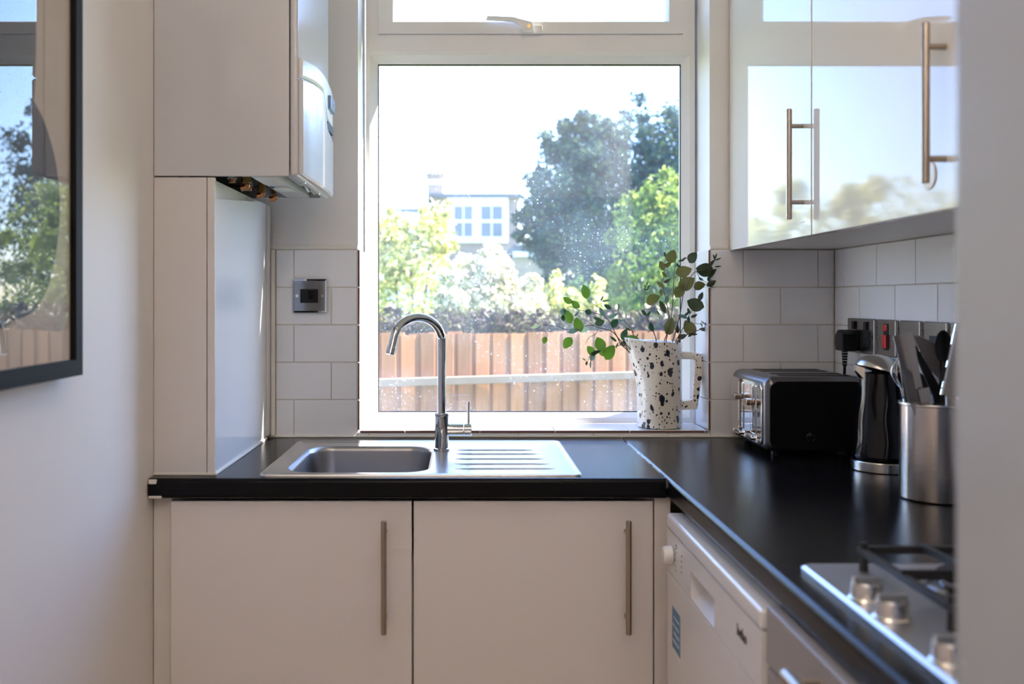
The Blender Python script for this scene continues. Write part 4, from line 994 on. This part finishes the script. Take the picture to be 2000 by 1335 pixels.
ML_brown = island_leaf_mat('foliage_brown', [(.03, .018, .017), (.07, .042, .035), (.07, .065, .025), (.15, .13, .05)], .3)
def at(px, py, Y): return tuple(P(px, py, Y))
def lobe(px, py, rx, rz, Y, ry=None, w=1):
    k = Y / F; return (at(px, py, Y), (rx * k, (ry or (rx + rz) / 2) * k, rz * k), w)
Y = 7.9
bush('garden_shrub', 'yellow-green shrub towering over the fence at the window pane left edge', 'shrub', (at(800, 0, Y)[0], Y, GZ),
     [lobe(800, 530, 85, 120, Y, w=2), lobe(850, 450, 45, 65, Y), lobe(770, 480, 45, 70, Y), lobe(690, 520, 90, 110, Y, w=1.5)], 9000, .060, ML_bright, 11, group='shrubs behind the fence')
Y = 6.6
bush('garden_shrub', 'pale flowering shrub at the middle of the window behind the tap spout', 'shrub', (at(940, 0, Y)[0], Y, GZ),
     [lobe(925, 580, 80, 75, Y, w=2), lobe(1000, 590, 70, 55, Y, w=1.3), lobe(960, 525, 45, 45, Y)], 6500, .055, ML_pale, 12, group='shrubs behind the fence')
Y = 7.6
bush('garden_shrub', 'fresh green shrub rising behind the pitcher below the dark tree', 'shrub', (at(1290, 0, Y)[0], Y, GZ),
     [lobe(1290, 500, 105, 120, Y, w=2.2), lobe(1300, 400, 55, 75, Y), lobe(1240, 430, 45, 60, Y), lobe(1390, 470, 110, 140, Y, w=2), lobe(1400, 590, 120, 90, Y, w=1.6), lobe(1230, 610, 130, 55, Y, w=1.5), lobe(1150, 600, 80, 60, Y, w=1)], 15000, .062, ML_mid, 13, group='shrubs behind the fence')
Y = 6.9
bush('garden_shrub', 'low slender shrub of thin pale shoots before the dark tree', 'shrub', (at(1090, 0, Y)[0], Y, GZ),
     [lobe(1085, 570, 14, 45, Y), lobe(1120, 600, 30, 40, Y), lobe(1170, 590, 14, 60, Y), lobe(1060, 600, 26, 40, Y)], 1500, .05, ML_bright, 14, group='shrubs behind the fence')
Y = 5.9
bush('hedge', 'low brown twiggy hedge along the top of the fence', 'hedge', (at(1000, 0, Y)[0], Y, GZ),
     [lobe(760, 645, 120, 38, Y), lobe(900, 640, 120, 40, Y), lobe(1040, 640, 120, 40, Y), lobe(1180, 640, 120, 38, Y), lobe(1330, 635, 130, 44, Y)], 16000, .045, ML_brown, 15, stems=10)
Y = 9.3
bush('garden_shrub', 'broad yellow-green shrub mirrored in the gloss wall cabinet doors', 'shrub', (-2.5, Y, GZ),
     [((-1.95, Y, 1.4), (.9, .6, .95), 2), ((-2.9, Y + .2, 1.5), (.9, .6, 1.05), 2), ((-3.8, Y + .3, 1.4), (.8, .6, .9), 1.5), ((-1.3, Y + .1, 1.3), (.6, .5, .75), 1.2)], 34000, .08, ML_bright, 16, group='shrubs behind the fence')
Y = 15
t = thing('conifer', 'tall dark bluish evergreen tree behind the green shrub', 'tree', (at(1180, 0, Y)[0], Y, GZ))
foliage('foliage', [lobe(1130, 400, 110, 150, Y, w=3), lobe(1150, 300, 70, 85, Y, w=1.2), lobe(1270, 330, 100, 130, Y, w=2.2), lobe(1060, 430, 55, 90, Y, w=1), lobe(1330, 420, 110, 180, Y, w=2), lobe(1200, 520, 150, 90, Y, w=2), lobe(1440, 420, 120, 180, Y, w=1.5), lobe(1570, 420, 110, 190, Y, w=1.5)], 68000, .10, ML_dark, t, 21, .55, 420)
G().tube([(at(1180, 0, Y)[0], Y, GZ), (at(1180, 0, Y)[0], Y, 1.5), (at(1170, 0, Y)[0], Y, 3.2)], .14, 10, .05).build('trunk', M_bark, t)

Y = 28.
def H(px, py, y=Y): return P(px, py, y)
hs = thing('house', 'distant brick house with white sash windows and a chimney', 'house', (H(930, 0).x, Y, GZ))
G().box(H(845, 0).x, H(1012, 0).x, Y, Y + 5, GZ, H(0, 384).z).build('wall', M_brick, hs, smooth=False)
G().box(H(838, 0).x, H(1018, 0).x, Y - .15, Y + 5.1, H(0, 386).z, H(0, 378).z).build('roof', M_slate, hs, smooth=False)
bx('window_surround', M_render, hs, H(874, 0).x, H(992, 0).x, Y - .10, Y - .002, H(0, 474).z, H(0, 387).z)
for a, b in ((886, 924), (938, 982)):
    w = frame_bars('sash_window', H(a - 3, 0).x, H(b + 3, 0).x, H(0, 468).z, H(0, 398).z, H(a + 1, 0).x, H(b - 1, 0).x, H(0, 463).z, H(0, 403).z, Y - .16, Y - .1, .01, hs, M_render)
    bx('pane', M_far_glass, w, H(a, 0).x, H(b, 0).x, Y - .125, Y - .115, H(0, 465).z, H(0, 401).z)
    G().box(H(a, 0).x, H(b, 0).x, Y - .155, Y - .126, H(0, 435).z, H(0, 430).z).box(H((a + b) / 2 - 1.2, 0).x, H((a + b) / 2 + 1.2, 0).x, Y - .15, Y - .126, H(0, 465).z, H(0, 401).z).build('glazing_bar', M_render, w, smooth=False)
ch = G().box(H(832, 0).x, H(864, 0).x, Y + 1, Y + 2, H(0, 384).z, H(0, 330).z).build('chimney', M_brick, hs, smooth=False)
bx('band', M_render, ch, H(830, 0).x, H(866, 0).x, Y + .95, Y + 2.05, H(0, 352).z, H(0, 343).z)
bx('cap', M_brick, ch, H(829, 0).x, H(867, 0).x, Y + .92, Y + 2.08, H(0, 335).z, H(0, 329).z)
for a in (838, 856): G().cyl((H(a, 0).x, Y + 1.5, H(0, 330).z), (H(a, 0).x, Y + 1.5, H(0, 308 if a < 850 else 313).z), .06, .05, n=12).build('chimney_pot', M_clay, ch)
G().prism([(Y + .5, H(0, 412).z), (Y + 4.5, H(0, 398).z + .5), (Y + 4.5, H(0, 412).z)], 'x', H(700, 0).x, H(838, 0).x).build('side_roof', M_slate, hs, smooth=False)
G().box(H(700, 0).x, H(838, 0).x, Y + .5, Y + 4.5, GZ, H(0, 412).z).build('side_wall', M_render, hs, smooth=False)
Y2 = 24.
ex = thing('outbuilding', 'brick outbuilding with a white roof edge beside the distant house', 'outbuilding', (P(1040, 0, Y2).x, Y2, GZ))
bx('wall', M_brick, ex, P(1004, 0, Y2).x, P(1090, 0, Y2).x, Y2, Y2 + 3, GZ, P(0, 500, Y2).z, smooth=False)
bx('roof', M_slate, ex, P(1002, 0, Y2).x, P(1092, 0, Y2).x, Y2 - .1, Y2 + 3.1, P(0, 495, Y2).z, P(0, 478, Y2).z, smooth=False)
bx('fascia', M_render, ex, P(1002, 0, Y2).x, P(1092, 0, Y2).x, Y2 - .16, Y2 - .1, P(0, 501, Y2).z, P(0, 492, Y2).z, smooth=False)
